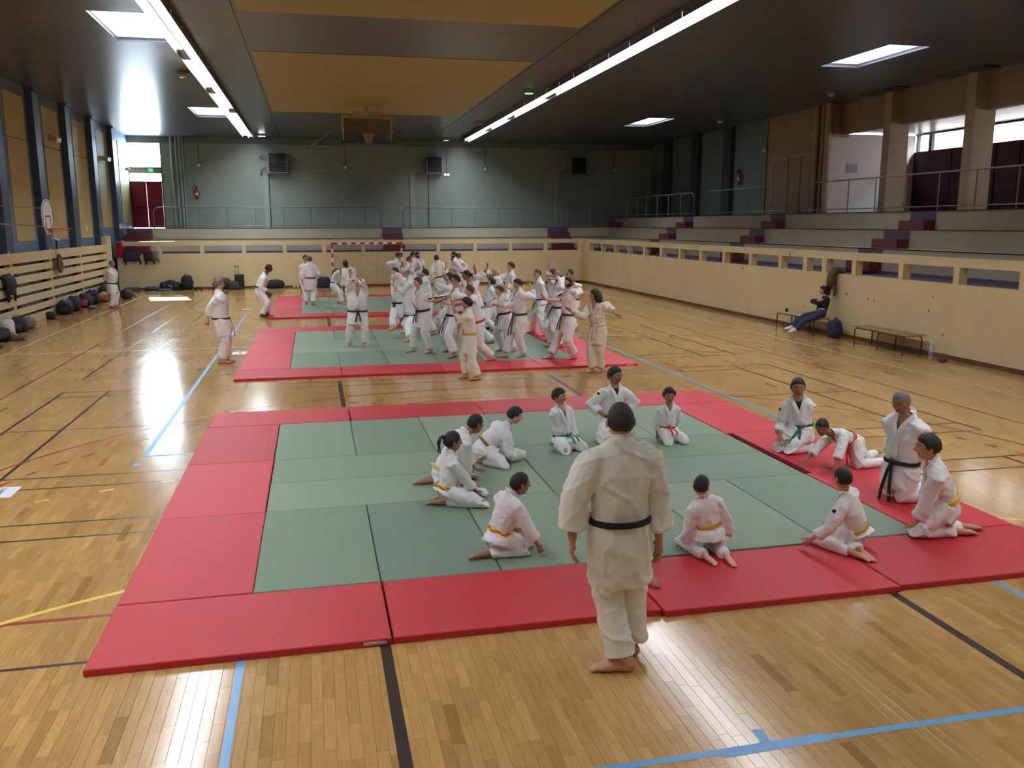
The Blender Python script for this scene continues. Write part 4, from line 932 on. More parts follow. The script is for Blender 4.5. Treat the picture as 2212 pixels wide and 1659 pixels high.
# each figure: where it stands (p), stature S, heading h, joints relative to p, clothes and hair
PEOPLE = [
    dict(fl=(-0.001, -0.115, 0.0), fr=(0.148, 0.115, 0.0), hd=(-0.007, -0.0, 1.654), wa=(0.0, -0.0, 1.03), hl=(-0.317, -0.0, 0.893), hr=(0.277, -0.0, 0.849), el=(-0.331, -0.0, 1.095), er=(0.307, -0.0, 1.046), h=0, label='man with cropped dark hair and black belt standing back turned before front mats', S=1.778, skin='T', hair='buzz', hc='darkbrown', belt='black', sl=0.7, slw=1.08, w=1.08, al=0.93, tl=75, tr=10, gi='cream', near=2, ear=1.2, hm='hang', leg=0.93, st=1, p=(3.44, -0.592, 0.0)),
    dict(fl=(0.006, 0.11, -0.0), fr=(-0.056, -0.048, -0.0), kl=(0.409, 0.143, -0.0), kr=(0.365, -0.205, -0.0), hd=(0.063, 0.0, 0.659), wa=(0.0, 0.0, 0.197), hl=(0.277, 0.14, 0.147), hr=(0.298, 0.0, 0.116), h=-85, label='girl with braided ponytail kneeling in profile on the green mats, yellow and orange belt', S=1.25, skin='B', hair='pony', hc='black', belt='yellow', belt2='orange', near=1, kid=1, face=-80, hm='lap', p=(2.818, 2.846, 0.05)),
    dict(fl=(-0.086, 0.055, -0.0), fr=(-0.148, -0.045, -0.0), kl=(0.394, 0.078, -0.0), kr=(0.281, -0.088, -0.0), hd=(0.384, -0.0, 0.653), wa=(0.0, -0.0, 0.155), nk=(0.262, -0.0, 0.568), hl=(0.382, 0.05, 0.115), hr=(0.294, -0.0, 0.058), h=-75, label='boy leaning forward on his knees behind the girl with braids', S=1.3, skin='B', hair='buzz', hc='black', belt='yellow', near=1, kid=1, face=-70, pitch=8, hm='mat', tee='black', p=(2.875, 3.611, 0.05)),
    dict(fl=(0.105, 0.175, -0.0), fr=(-0.046, 0.007, -0.0), kl=(0.464, 0.091, -0.0), kr=(0.173, -0.273, -0.0), hd=(0.356, 0.0, 0.582), wa=(0.0, 0.0, 0.259), nk=(0.253, 0.0, 0.456), hl=(0.408, 0.05, 0.042), hr=(0.36, 0.0, 0.031), h=-62, label='boy with black fringe kneeling bent forward with orange and green belt', S=1.22, skin='L', hair='short', hc='black', belt='orange', belt2='green', near=1, kid=1, face=-95, pitch=18, hm='lap', p=(3.5, 4.25, 0.05)),
    dict(fl=(-0.066, 0.001, -0.0), fr=(-0.129, -0.053, -0.0), kl=(0.296, 0.107, -0.0), kr=(0.222, -0.055, 0.0), hd=(0.173, -0.0, 0.631), wa=(0.0, -0.0, 0.231), nk=(0.09, -0.0, 0.552), hl=(0.328, 0.1, 0.021), hr=(0.337, -0.149, 0.035), h=-62, label='boy kneeling with fist on the mat and yellow and orange chequered belt', S=1.2, skin='B', hair='buzz', hc='black', belt='yellow', belt2='orange', near=1, kid=1, face=-80, hm='fist', p=(3.062, 1.35, 0.05)),
    dict(fl=(0.089, 0.32, -0.0), fr=(-0.047, 0.154, -0.0), kl=(0.227, -0.176, -0.0), kr=(-0.031, -0.298, -0.0), hd=(-0.05, 0.0, 0.693), wa=(0.0, 0.0, 0.2), hl=(0.177, 0.0, 0.055), hr=(0.115, 0.0, 0.049), h=-155, label='boy with green belt kneeling with hands in his lap', S=1.26, skin='T', hair='short', hc='black', belt='green', near=1, kid=1, face=-135, hm='lap', vo=0.3, p=(4.585, 4.711, 0.05)),
    dict(fl=(0.128, 0.238, -0.0), fr=(-0.084, 0.202, -0.0), kl=(0.013, -0.233, -0.0), kr=(-0.201, -0.207, -0.0), hd=(0.027, 0.0, 0.865), wa=(0.0, 0.0, 0.365), hl=(0.156, -0.04, 0.365), hr=(-0.154, -0.08, 0.36), el=(0.271, 0.0, 0.501), er=(-0.282, 0.0, 0.518), h=-172, label='boy kneeling up with hands on hips and a black undershirt', S=1.42, skin='B', hair='short', hc='black', belt='white', near=1, kid=1, face=-155, tee='black', hm='fist', patch='r', p=(5.372, 5.056, 0.05)),
    dict(fl=(0.203, 0.25, -0.0), fr=(-0.009, 0.173, -0.0), kl=(0.151, -0.206, -0.0), kr=(-0.068, -0.217, -0.0), hd=(0.003, 0.0, 0.616), wa=(0.0, 0.0, 0.205), hl=(0.228, 0.25, 0.192), hr=(-0.109, 0.1, 0.094), el=(0.213, 0.15, 0.316), er=(-0.216, 0.0, 0.272), h=172, label='smallest boy with curly hair and red belt kneeling on the far green mats', S=1.08, skin='B', hair='curls', hc='black', belt='red', near=1, kid=2, face=170, hm='hang', p=(6.054, 4.779, 0.05)),
    dict(fl=(-0.134, -0.372, -0.0), fr=(0.026, -0.364, -0.0), kl=(-0.076, 0.369, 0.0), kr=(0.088, 0.367, -0.0), hd=(-0.06, 0.0, 0.601), wa=(0.0, 0.0, 0.237), hl=(-0.15, 0.2, 0.137), hr=(0.371, 0.15, 0.284), er=(0.314, -0.0, 0.516), h=0, label='boy in white mostly hidden behind the standing man, kneeling on the red mat', S=1.18, skin='B', hair='short', hc='black', belt='yellow', near=1, kid=1, hm='mat', p=(4.097, 0.879, 0.05)),
    dict(fl=(-0.094, -0.17, 0.0), fr=(0.075, -0.23, -0.0), kl=(-0.154, 0.23, 0.0), kr=(0.105, 0.17, -0.0), hd=(-0.08, 0.0, 0.611), wa=(0.0, 0.0, 0.268), hl=(-0.17, 0.096, 0.035), hr=(0.271, 0.038, 0.035), h=2, label='boy with yellow belt seen from behind on his knees, soles of both feet showing', S=1.15, skin='L', hair='buzz', hc='black', belt='gold', near=1, kid=1, face=-45, hm='mat', p=(4.839, 0.991, 0.05)),
    dict(fl=(-0.162, -0.197, -0.0), fr=(-0.072, -0.203, -0.0), kl=(-0.304, 0.151, -0.0), kr=(-0.075, 0.248, -0.0), hd=(-0.178, -0.0, 0.65), wa=(0.0, 0.0, 0.198), nk=(-0.161, 0.0, 0.523), hl=(-0.45, 0.0, 0.116), hr=(-0.067, 0.35, 0.062), h=35, label='boy seen from behind sitting on his heels on the red border, orange belt just showing', S=1.2, skin='T', hair='buzz', hc='black', belt='gold', near=1, kid=1, face=10, hm='lap', patch='l', p=(6.178, 0.805, 0.05)),
    dict(fl=(0.096, -0.069, -0.0), fr=(0.244, 0.026, -0.0), kl=(-0.295, -0.023, -0.0), kr=(-0.083, 0.067, -0.0), hd=(-0.237, 0.0, 0.849), wa=(0.0, 0.0, 0.358), nk=(-0.191, 0.0, 0.718), hl=(-0.295, -0.0, 0.122), hr=(-0.06, 0.25, 0.087), h=58, label='boy with bright yellow belt kneeling at the right, back turned, bare feet behind him', S=1.42, skin='T', hair='short', hc='black', belt='yellow', near=1, kid=1, face=70, hm='lap', p=(7.157, 0.915, 0.05)),
    dict(fl=(0.301, -0.126, -0.0), fr=(0.397, 0.075, -0.0), kl=(-0.03, -0.092, -0.0), kr=(0.005, 0.144, -0.0), hd=(-0.066, 0.0, 1.043), wa=(0.0, 0.0, 0.423), nk=(0.016, -0.0, 0.915), hl=(0.078, -0.0, 0.318), hr=(-0.01, 0.2, 0.38), h=105, label='grey-haired adult kneeling upright with a long black belt on the right red mats', S=1.72, skin='B', hair='buzz', hc='grey', belt='black', near=1, face=112, pitch=14, hm='fist', tails=1.7, mark=1, p=(7.435, 1.915, 0.05)),
    dict(fl=(0.433, -0.133, -0.0), fr=(0.582, 0.263, -0.0), kl=(0.035, -0.187, -0.0), kr=(0.289, 0.058, -0.0), hd=(-0.356, 0.0, 0.479), wa=(0.0, 0.0, 0.318), nk=(-0.219, 0.0, 0.401), hl=(-0.375, -0.31, 0.035), hr=(-0.571, 0.033, 0.035), h=98, label='boy on hands and knees with orange belt on the right red border', S=1.22, skin='B', hair='short', hc='black', belt='orange', near=1, kid=1, face=140, pitch=22, hm='mat', allf=1, p=(7.687, 3.226, 0.05)),
    dict(fl=(0.196, -0.026, -0.0), fr=(0.193, 0.21, -0.0), kl=(-0.253, -0.178, -0.0), kr=(-0.305, -0.006, -0.0), hd=(-0.07, 0.0, 0.815), wa=(0.0, 0.0, 0.34), hl=(-0.143, 0.0, 0.181), hr=(-0.295, 0.0, 0.19), h=148, label='boy with black undershirt kneeling with hands on thighs on the far right red border', S=1.44, skin='B', hair='short', hc='black', belt='green', near=1, kid=1, face=158, tee='black', hm='mat', vo=0.35, patch='r', p=(7.504, 3.969, 0.05)),
    dict(fl=(-0.76, -0.097, 0.113), fr=(-0.76, 0.072, 0.162), kl=(-0.4, -0.12, 0.438), kr=(-0.4, 0.004, 0.534), hd=(0.14, 0.106, 1.162), wa=(0.0, -0.088, 0.674), nk=(0.18, 0.049, 0.979), hl=(-0.13, 0.12, 0.9), hr=(-0.1, -0.14, 0.93), el=(-0.08, -0.3, 0.85), er=(-0.08, 0.3, 0.85), h=90, label='woman in black jumper and jeans seated with crossed arms on the pale bench', S=1.66, skin='L', hair='long', hc='black', outfit='casual', hm='fist', near=1, p=(14.38, 14.6, 0.0)),
    dict(fl=(0.007, 0.126, 0.0), fr=(-0.057, -0.126, -0.0), hd=(0.061, 0.0, 1.568), wa=(0.0, 0.0, 0.896), hl=(-0.28, 0.28, 0.912), hr=(-0.224, 0.12, 0.942), er=(-0.177, 0.0, 1.214), h=-100, label='man with cropped grey hair standing hands behind back at the end of the slatted wall', S=1.686, skin='B', hair='buzz', hc='grey', belt='black', w=1.15, hm='fist', st=1, p=(-5.367, 27.273, 0.0)),
    dict(fl=(0.064, 0.061, 0.0), fr=(-0.031, -0.061, 0.0), hd=(0.015, -0.0, 1.66), wa=(0.0, -0.0, 0.964), hl=(-0.277, 0.1, 0.906), hr=(-0.251, -0.02, 0.94), er=(-0.244, -0.0, 1.092), h=-82, label='man with glasses and brown belt standing with clasped hands behind his back', S=1.785, skin='L', hair='short', hc='greybrown', belt='brown', w=1.1, glasses=1, hm='fist', tails=1.5, st=1, p=(-0.394, 13.466, 0.0)),
    dict(fl=(0.138, 0.116, 0.0), fr=(0.021, -0.116, 0.0), hd=(0.303, 0.0, 1.534), wa=(0.0, 0.0, 0.936), nk=(0.181, 0.0, 1.345), hl=(0.223, 0.15, 0.738), hr=(0.23, -0.1, 0.774), h=-90, label='dark-skinned man bowing forward beside the back mats, hands at his knees', S=1.8, skin='D', hair='short', hc='black', belt='black', hm='hang', pitch=10, p=(-0.118, 23.022, 0.0)),
    dict(fl=(-0.153, 0.134, -0.0), fr=(0.067, -0.134, -0.0), hd=(0.027, -0.0, 1.611), wa=(0.0, -0.0, 0.981), hl=(-0.269, -0.0, 0.837), hr=(0.186, 0.2, 1.041), er=(0.271, -0.0, 1.163), h=-5, label='man seen from behind on the back mats talking to another man, thin belt', S=1.732, skin='T', hair='short', hc='brown', belt='black', w=1.1, hm='hang', st=1, p=(1.413, 26.372, 0.05)),
    dict(hd=(0.021, 0.0, 1.636), wa=(0.0, 0.0, 0.904), hl=(0.157, 0.0, 0.941), hr=(-0.124, 0.0, 0.747), fl=(0.119, 0.051, 0.0), fr=(-0.098, -0.051, 0.0), h=-155, label='man with black hair facing the camera behind the man talking on the back mats', S=1.75, skin='T', hair='short', hc='black', belt='white', hm='hang', p=(1.246, 28.604, 0.0)),
    dict(fl=(0.119, 0.237, -0.0), fr=(0.269, -0.237, -0.0), hd=(0.081, 0.0, 1.182), wa=(0.0, 0.0, 0.775), nk=(0.109, 0.0, 1.05), hl=(0.147, -0.3, 1.131), hr=(0.219, -0.15, 1.188), er=(0.07, -0.3, 1.089), h=-105, label='person with arms over the head being held in front of the goal', S=1.55, skin='L', hair='short', hc='brown', belt='black', hm='hang', p=(2.258, 26.581, 0.05)),
    dict(fl=(-0.145, 0.18, -0.0), fr=(0.019, -0.18, -0.0), hd=(-0.223, 0.0, 1.424), wa=(0.0, 0.0, 0.815), nk=(-0.096, 0.0, 1.255), hl=(-0.315, 0.0, 0.426), hr=(-0.344, 0.3, 1.176), h=-15, label='dark-skinned man with wide sleeves seen from behind before the goal', S=1.82, skin='D', hair='short', hc='black', belt='black', face=40, w=1.1, hm='hang', sl=0.6, slw=1.25, p=(2.924, 27.009, 0.05)),
    dict(fl=(0.138, -0.11, -0.0), fr=(-0.225, 0.11, -0.0), hd=(0.011, 0.0, 1.505), wa=(0.0, 0.0, 0.847), hl=(0.043, -0.4, 1.674), hr=(-0.155, -0.35, 1.703), el=(0.203, -0.15, 1.423), er=(-0.196, -0.15, 1.515), h=180, label='bald heavy man facing the camera with both hands raised on the middle mats', S=1.618, skin='L', hair='fringe', hc='greybrown', belt='black', w=1.38, hm='up', pitch=12, st=1, p=(2.535, 15.068, 0.05)),
    dict(hd=(0.114, 0.0, 1.683), wa=(0.0, 0.0, 1.202), hl=(0.204, -0.1, 1.298), hr=(-0.077, -0.1, 1.27), fl=(0.108, 0.109, 0.0), fr=(0.006, -0.109, 0.0), h=-115, label='man with dark hair looking down before the right goal post', S=1.8, skin='B', hair='short', hc='black', belt='black', face=-120, pitch=25, hm='hang', p=(4.552, 27.317, 0.05)),
    dict(hd=(-0.135, 0.0, 1.72), wa=(0.0, 0.0, 1.158), hl=(0.056, -0.2, 1.29), hr=(-0.177, -0.2, 1.232), fl=(0.001, 0.098, 0.0), fr=(-0.136, -0.098, 0.0), h=-125, label='bearded man in an open white jacket standing at the back of the crowd', S=1.84, skin='T', hair='buzz', hc='darkbrown', belt='black', beard=1, w=1.1, hm='fist', p=(5.46, 26.694, 0.05)),
    dict(hd=(0.098, 0.0, 1.636), wa=(0.0, -0.0, 1.041), hl=(0.081, 0.2, 1.115), hr=(0.109, -0.2, 1.38), er=(0.139, -0.1, 1.246), fl=(0.07, 0.118, 0.0), fr=(0.028, -0.118, 0.0), h=-100, label='brown-haired man hiding his face behind a raised hand, back of the crowd', S=1.75, skin='L', hair='short', hc='brown', belt='black', hm='up', p=(4.716, 24.65, 0.05)),
    dict(hd=(-0.054, 0.0, 1.64), wa=(0.0, 0.0, 1.055), hl=(0.125, 0.2, 1.077), hr=(-0.022, -0.2, 1.098), fl=(0.014, 0.113, 0.0), fr=(-0.068, -0.113, 0.0), h=-110, label='black-haired person half hidden behind the bearded man', S=1.78, skin='T', hair='short', hc='black', belt='black', hm='hang', back=0.7, p=(5.516, 29.398, 0.05)),
    dict(hd=(-0.116, -0.0, 1.646), wa=(0.0, 0.0, 1.01), hl=(-0.221, -0.0, 0.887), hr=(0.195, 0.1, 0.926), fl=(-0.176, 0.025, 0.0), fr=(0.059, -0.025, 0.0), h=-12, label='man with black hair seen from behind at the right of the bearded man', S=1.76, skin='T', hair='short', hc='black', belt='black', hm='hang', gi='cream', st=1, p=(5.957, 25.374, 0.05)),
    dict(hd=(-0.115, 0.0, 1.702), wa=(0.0, 0.0, 1.026), hl=(-0.126, -0.1, 1.127), hr=(-0.112, 0.2, 1.08), fl=(-0.047, -0.12, 0.0), fr=(-0.068, 0.12, 0.0), h=95, label='man with long beard and tied black hair in profile at the back', S=1.82, skin='T', hair='tied', hc='black', belt='black', beard=2, hm='hang', st=1, p=(6.851, 27.061, 0.05)),
    dict(hd=(-0.106, 0.0, 1.628), wa=(0.0, 0.0, 0.997), hl=(0.034, 0.2, 1.002), hr=(0.008, -0.1, 1.018), er=(0.167, 0.0, 1.188), fl=(-0.074, 0.118, 0.0), fr=(-0.032, -0.118, 0.0), h=-80, label='man with short brown hair standing back to back with the long-bearded man', S=1.78, skin='B', hair='buzz', hc='brown', belt='black', hm='fist', back=1.0, p=(7.156, 27.832, 0.05)),
    dict(fl=(-0.128, -0.812, -0.0), fr=(-0.013, 0.812, -0.0), hd=(-0.119, 0.0, 1.631), wa=(0.0, 0.0, 0.945), nk=(-0.038, 0.0, 1.495), hl=(-0.422, 0.0, 1.3), hr=(-0.433, 0.45, 1.62), h=95, label='tall bald man bowing his head with an arm held out, black belt', S=1.754, skin='L', hair='fringe', hc='grey', belt='black', w=1.15, pitch=30, hm='palm', p=(3.955, 16.429, 0.05)),
    dict(fl=(0.202, 0.65, -0.0), fr=(-0.22, -0.65, -0.0), hd=(-0.047, 0.0, 1.55), wa=(0.0, 0.0, 0.874), hl=(0.02, -0.1, 0.955), hr=(-0.173, 0.0, 1.34), h=135, label='person with black hair and hands at the face, left edge of the crowd', S=1.68, skin='L', hair='bob', hc='black', belt='black', hm='up', p=(3.816, 18.661, 0.05)),
    dict(fl=(0.138, -0.122, -0.0), fr=(-0.203, 0.122, -0.0), hd=(-0.099, 0.0, 1.569), wa=(0.0, 0.0, 0.971), hl=(-0.102, -0.1, 1.435), hr=(-0.19, -0.1, 1.037), el=(0.016, -0.05, 1.326), h=118, label='grey-templed man, one hand before his face, front left of the crowd', S=1.687, skin='L', hair='short', hc='greyblack', belt='black', hm='up', w=1.05, st=1, p=(3.911, 13.699, 0.05)),
    dict(fl=(0.135, -0.308, -0.0), fr=(0.02, 0.308, -0.0), hd=(-0.048, 0.0, 1.582), wa=(0.0, 0.0, 0.937), hl=(-0.202, 0.0, 1.757), hr=(-0.164, 0.3, 1.445), el=(-0.119, 0.0, 1.557), h=92, label='black-haired person with an arm raised behind the grey-templed man', S=1.7, skin='T', hair='short', hc='black', belt='black', hm='up', p=(4.433, 17.03, 0.05)),
    dict(fl=(-0.098, -0.1, -0.0), fr=(0.137, 0.1, -0.0), hd=(0.042, 0.0, 1.458), wa=(0.0, 0.0, 0.747), hl=(-0.424, 0.0, 1.356), hr=(-0.32, 0.2, 1.161), h=95, label='young person in profile with black undershirt reaching an arm to the left', S=1.62, skin='L', hair='bob', hc='black', belt='yellow', tee='black', hm='palm', p=(5.046, 17.408, 0.05)),
    dict(fl=(-0.056, -0.429, -0.0), fr=(-0.006, 0.429, -0.0), hd=(0.053, 0.0, 1.644), wa=(0.0, 0.0, 0.883), hl=(0.179, -0.1, 1.116), hr=(-0.514, -0.1, 1.197), er=(-0.286, 0.0, 1.183), h=105, label='black-haired man with open jacket and bare chest reaching left, long black belt', S=1.768, skin='T', hair='short', hc='black', belt='black', hm='palm', vo=0.15, tails=1.7, p=(4.522, 13.172, 0.05)),
    dict(fl=(0.308, -0.173, -0.0), fr=(-0.009, 0.173, -0.0), hd=(-0.154, -0.0, 1.467), wa=(0.0, -0.0, 0.838), hl=(-0.111, -0.05, 1.564), hr=(-0.59, 0.15, 1.164), el=(-0.067, -0.0, 1.339), er=(-0.348, -0.0, 1.25), h=85, label='person with red belt and raised arm, mostly hidden behind the yellow belt', S=1.66, skin='L', hair='short', hc='brown', belt='red', hm='up', w=1.1, p=(4.891, 12.303, 0.05)),
    dict(fl=(0.125, -0.104, 0.0), fr=(-0.047, 0.104, 0.0), hd=(-0.048, -0.0, 1.435), wa=(0.0, -0.0, 0.926), hl=(-0.219, -0.0, 0.876), hr=(-0.309, 0.05, 1.436), el=(-0.167, -0.0, 1.072), er=(-0.257, 0.0, 1.229), h=88, label='woman with short black curls and yellow belt stepping off the front of the middle mats', S=1.543, skin='T', hair='curls', hc='black', belt='gold', gi='cream', hm='palm', sl=0.15, p=(4.369, 10.275, 0.0)),
    dict(fl=(0.281, -0.335, -0.0), fr=(0.168, 0.335, -0.0), hd=(-0.272, 0.0, 1.628), wa=(0.0, 0.0, 0.85), nk=(-0.198, 0.0, 1.419), hl=(-0.071, -0.05, 1.726), hr=(0.232, 0.1, 1.751), el=(-0.041, 0.0, 1.398), er=(0.201, 0.0, 1.521), h=98, label='dark-skinned man with tied black hair, both arms raised in the middle of the crowd', S=1.8, skin='B', hair='tied', hc='black', belt='black', hm='up', w=1.1, p=(5.423, 15.073, 0.05)),
    dict(hd=(0.023, 0.0, 1.574), wa=(0.0, 0.0, 0.717), hl=(0.096, -0.2, 1.501), hr=(-0.191, -0.1, 1.655), el=(0.158, 0.0, 1.343), er=(-0.21, 0.0, 1.495), fl=(0.026, -0.119, 0.0), fr=(-0.003, 0.119, 0.0), h=97, label='balding man with both palms raised at the back of the crowd', S=1.74, skin='L', hair='fringe', hc='grey', belt='black', back=1.0, hm='up', p=(5.313, 18.403, 0.05)),
    dict(hd=(-0.134, 0.0, 1.54), wa=(0.0, 0.0, 0.909), hl=(-0.218, -0.15, 1.519), hr=(-0.353, 0.1, 1.687), el=(-0.111, 0.0, 1.291), er=(-0.273, 0.1, 1.487), fl=(-0.056, -0.12, 0.0), fr=(-0.077, 0.12, 0.0), h=95, label='blond woman with an arm raised at the back of the crowd', S=1.7, skin='L', hair='bob', hc='blond', belt='black', back=0.9, hm='up', p=(6.586, 17.923, 0.05)),
    dict(fl=(0.165, -0.148, -0.0), fr=(-0.006, 0.148, -0.0), hd=(0.064, 0.0, 1.327), wa=(0.0, 0.0, 0.731), hl=(-0.019, -0.1, 0.824), hr=(-0.11, 0.0, 0.729), h=100, label='young woman with dark hair, black undershirt and dark shoes in the crowd', S=1.55, skin='L', hair='bobpony', hc='darkbrown', belt='black', tee='black', hm='fist', shoes='black', p=(6.144, 17.357, 0.05)),
    dict(hd=(-0.002, 0.0, 1.646), wa=(0.0, 0.0, 0.949), hl=(-0.224, -0.1, 1.095), hr=(-0.457, 0.3, 1.468), er=(-0.254, 0.2, 1.387), fl=(0.016, -0.119, 0.0), fr=(-0.018, 0.119, 0.0), h=98, label='tall dark-haired man in profile with brown belt at the back right of the crowd', S=1.86, skin='L', hair='short', hc='black', belt='brown', back=1.9, hm='palm', p=(7.073, 18.758, 0.05)),
    dict(fl=(0.236, -0.059, -0.0), fr=(-0.008, 0.059, -0.0), hd=(-0.109, -0.0, 1.379), wa=(0.0, -0.0, 0.889), hl=(-0.0, -0.05, 1.421), hr=(-0.436, -0.0, 1.013), el=(0.077, -0.0, 1.294), er=(-0.29, -0.0, 1.091), h=106, label='smiling man with black belt and an arm lowered in front, right of the crowd middle', S=1.62, skin='L', hair='short', hc='brown', belt='black', hm='palm', p=(5.7, 13.366, 0.05)),
    dict(fl=(0.079, -0.005, -0.0), fr=(-0.315, 0.005, -0.0), hd=(-0.043, 0.0, 1.577), wa=(0.0, 0.0, 0.977), hl=(0.238, 0.0, 1.525), hr=(-0.439, 0.0, 1.112), el=(0.329, 0.0, 1.368), er=(-0.256, 0.0, 1.155), h=112, label='young man with brown belt, arms spread and head bowed, front right of the crowd', S=1.695, skin='L', hair='short', hc='black', belt='brown', hm='palm', tails=1.8, pitch=15, p=(5.857, 12.501, 0.05)),
    dict(fl=(0.004, -0.334, -0.0), fr=(-0.148, 0.334, -0.0), hd=(-0.109, 0.0, 1.584), wa=(0.0, 0.0, 0.929), hl=(0.121, -0.1, 0.69), hr=(0.064, 0.1, 1.26), er=(0.124, 0.1, 1.108), h=95, label='man with shaved head and dark blue belt on the right edge of the mats', S=1.704, skin='L', hair='buzz', hc='brown', belt='blue', hm='palm', p=(7.322, 16.25, 0.05)),
    dict(fl=(0.064, -0.057, -0.0), fr=(-0.133, 0.057, -0.0), hd=(-0.032, 0.0, 1.654), wa=(0.0, 0.0, 0.949), hl=(-0.159, -0.1, 1.593), hr=(-0.218, 0.2, 0.988), el=(0.004, -0.1, 1.478), h=96, label='grey-haired man with black belt and raised hand, behind the bearded brown belt', S=1.779, skin='T', hair='short', hc='grey', belt='black', hm='palm', p=(7.087, 13.763, 0.05)),
    dict(hd=(-0.071, 0.0, 1.646), wa=(0.0, 0.0, 0.967), hl=(-0.179, -0.05, 1.763), hr=(-0.139, 0.2, 1.214), el=(-0.09, 0.0, 1.521), fl=(-0.027, -0.12, 0.0), fr=(-0.044, 0.12, 0.0), h=94, label='dark-haired person whose raised hand shows above the grey-haired man', S=1.76, skin='L', hair='short', hc='darkbrown', belt='black', hm='up', p=(7.33, 14.928, 0.05)),
    dict(fl=(0.107, -0.068, -0.0), fr=(-0.365, 0.068, -0.0), hd=(0.002, 0.0, 1.625), wa=(0.0, 0.0, 1.001), hl=(0.08, -0.1, 1.572), hr=(-0.514, 0.0, 1.275), el=(0.199, -0.05, 1.256), er=(-0.284, 0.0, 1.262), h=102, label='bearded man with brown belt and short sleeves, one hand up beside his head', S=1.747, skin='L', hair='short', hc='darkbrown', belt='brown', beard=1, hm='up', sl=-0.1, tails=1.3, p=(6.819, 12.021, 0.05)),
    dict(fl=(0.021, -0.14, 0.0), fr=(-0.025, 0.14, 0.0), hd=(-0.125, 0.0, 1.563), wa=(0.0, 0.0, 0.858), hl=(0.031, 0.0, 0.981), hr=(-0.06, 0.2, 0.947), el=(0.157, 0.0, 1.247), h=100, label='man with glasses and receding black hair at the far right of the crowd', S=1.681, skin='T', hair='recede', hc='black', belt='black', glasses=1, hm='fist', p=(8.5, 17.239, 0.0)),
    dict(fl=(0.073, 0.004, 0.0), fr=(-0.086, -0.004, 0.0), hd=(-0.062, -0.0, 1.515), wa=(0.0, -0.0, 1.027), hl=(0.371, -0.0, 1.139), hr=(-0.533, -0.0, 1.209), el=(0.229, -0.0, 1.247), er=(-0.356, -0.0, 1.172), h=132, label='woman with long black curls and cream belt standing with arms stretched out beside the mats', S=1.65, skin='T', hair='longcurls', hc='black', belt='cream', gi='oat', face=88, hm='palm', st=1, p=(6.958, 10.51, 0.0)),
]
# ================================================================ PEOPLE
SKIN = {k: mat('skin_' + n, c, .5, var=.05, vscale=9, spec=.4) for k, n, c in (('L', 'fair', (220, 168, 142)), ('T', 'tan', (196, 142, 112)), ('B', 'brown', (164, 112, 84)), ('D', 'dark', (92, 64, 50)))}
LIP = {k: mat('lip_' + k, c, .45) for k, c in (('L', (180, 104, 92)), ('T', (158, 92, 78)), ('B', (116, 66, 54)), ('D', (60, 38, 34)))}
EYEW = mat('eye_white', (222, 218, 210), .3); IRIS = mat('eye_dark', (30, 22, 18), .2)
HAIRC = {k: mat('hair_' + k, c, .55, var=.25, vscale=30, bump=.5, bscale=90) for k, c in dict(black=(26, 23, 23), darkbrown=(40, 31, 27), brown=(84, 62, 46), grey=(122, 118, 114), greybrown=(112, 92, 78), greyblack=(70, 66, 66), blond=(198, 170, 120)).items()}
def cloth(name, c): return mat(name, c, .85, var=.03, vscale=6, bump=.06, bscale=160, sheen=.1)
GI = dict(white=cloth('white_cotton', (232, 231, 232)), cream=cloth('cream_cotton', (230, 228, 218)), oat=cloth('oatmeal_cotton', (214, 204, 184)))
BELT = {k: mat('belt_' + k, c, .7, bump=.3, bscale=120) for k, c in dict(black=(24, 22, 24), brown=(74, 42, 32), yellow=(226, 196, 30), gold=(222, 172, 34), orange=(216, 92, 30), green=(30, 112, 72), red=(196, 32, 30), blue=(36, 40, 92), white=(228, 226, 222), cream=(214, 204, 182)).items()}
TEE = mat('black_tee', (26, 25, 28), .8); JUMPER = mat('black_jumper', (27, 26, 29), .85, bump=.3, bscale=40); JEANS = mat('blue_jeans', (40, 52, 86), .8, var=.1, vscale=12, bump=.2); SHOEW = mat('white_shoe', (222, 220, 218), .5)
Zv = Vector((0, 0, 1))
def nrm(v): v = Vector(v); return v.normalized() if v.length > 1e-7 else Vector((0, 0, 1))
def ik(a, b, l1, l2, pole):
    d = b - a; L = d.length
    if L > (l1 + l2) * .998: l1, l2 = (l1 * L / (l1 + l2) * 1.002, l2 * L / (l1 + l2) * 1.002) if L < (l1 + l2) * 1.12 else (l1, l2)
    if L > (l1 + l2) * .998: d = d * ((l1 + l2) * .998 / L); L = d.length; b = a + d
    L = max(L, abs(l1 - l2) * 1.02 + .01)
    u = nrm(d); x = (l1 * l1 - l2 * l2 + L * L) / (2 * L); h = math.sqrt(max(l1 * l1 - x * x, 0))
    p = pole - u * pole.dot(u)
    return a + u * x + nrm(p) * h, b
def gz(x, s): return math.exp(-(x / s) ** 2)
def sst(a, b, x): t = min(1, max(0, (x - a) / (b - a))); return t * t * (3 - 2 * t)
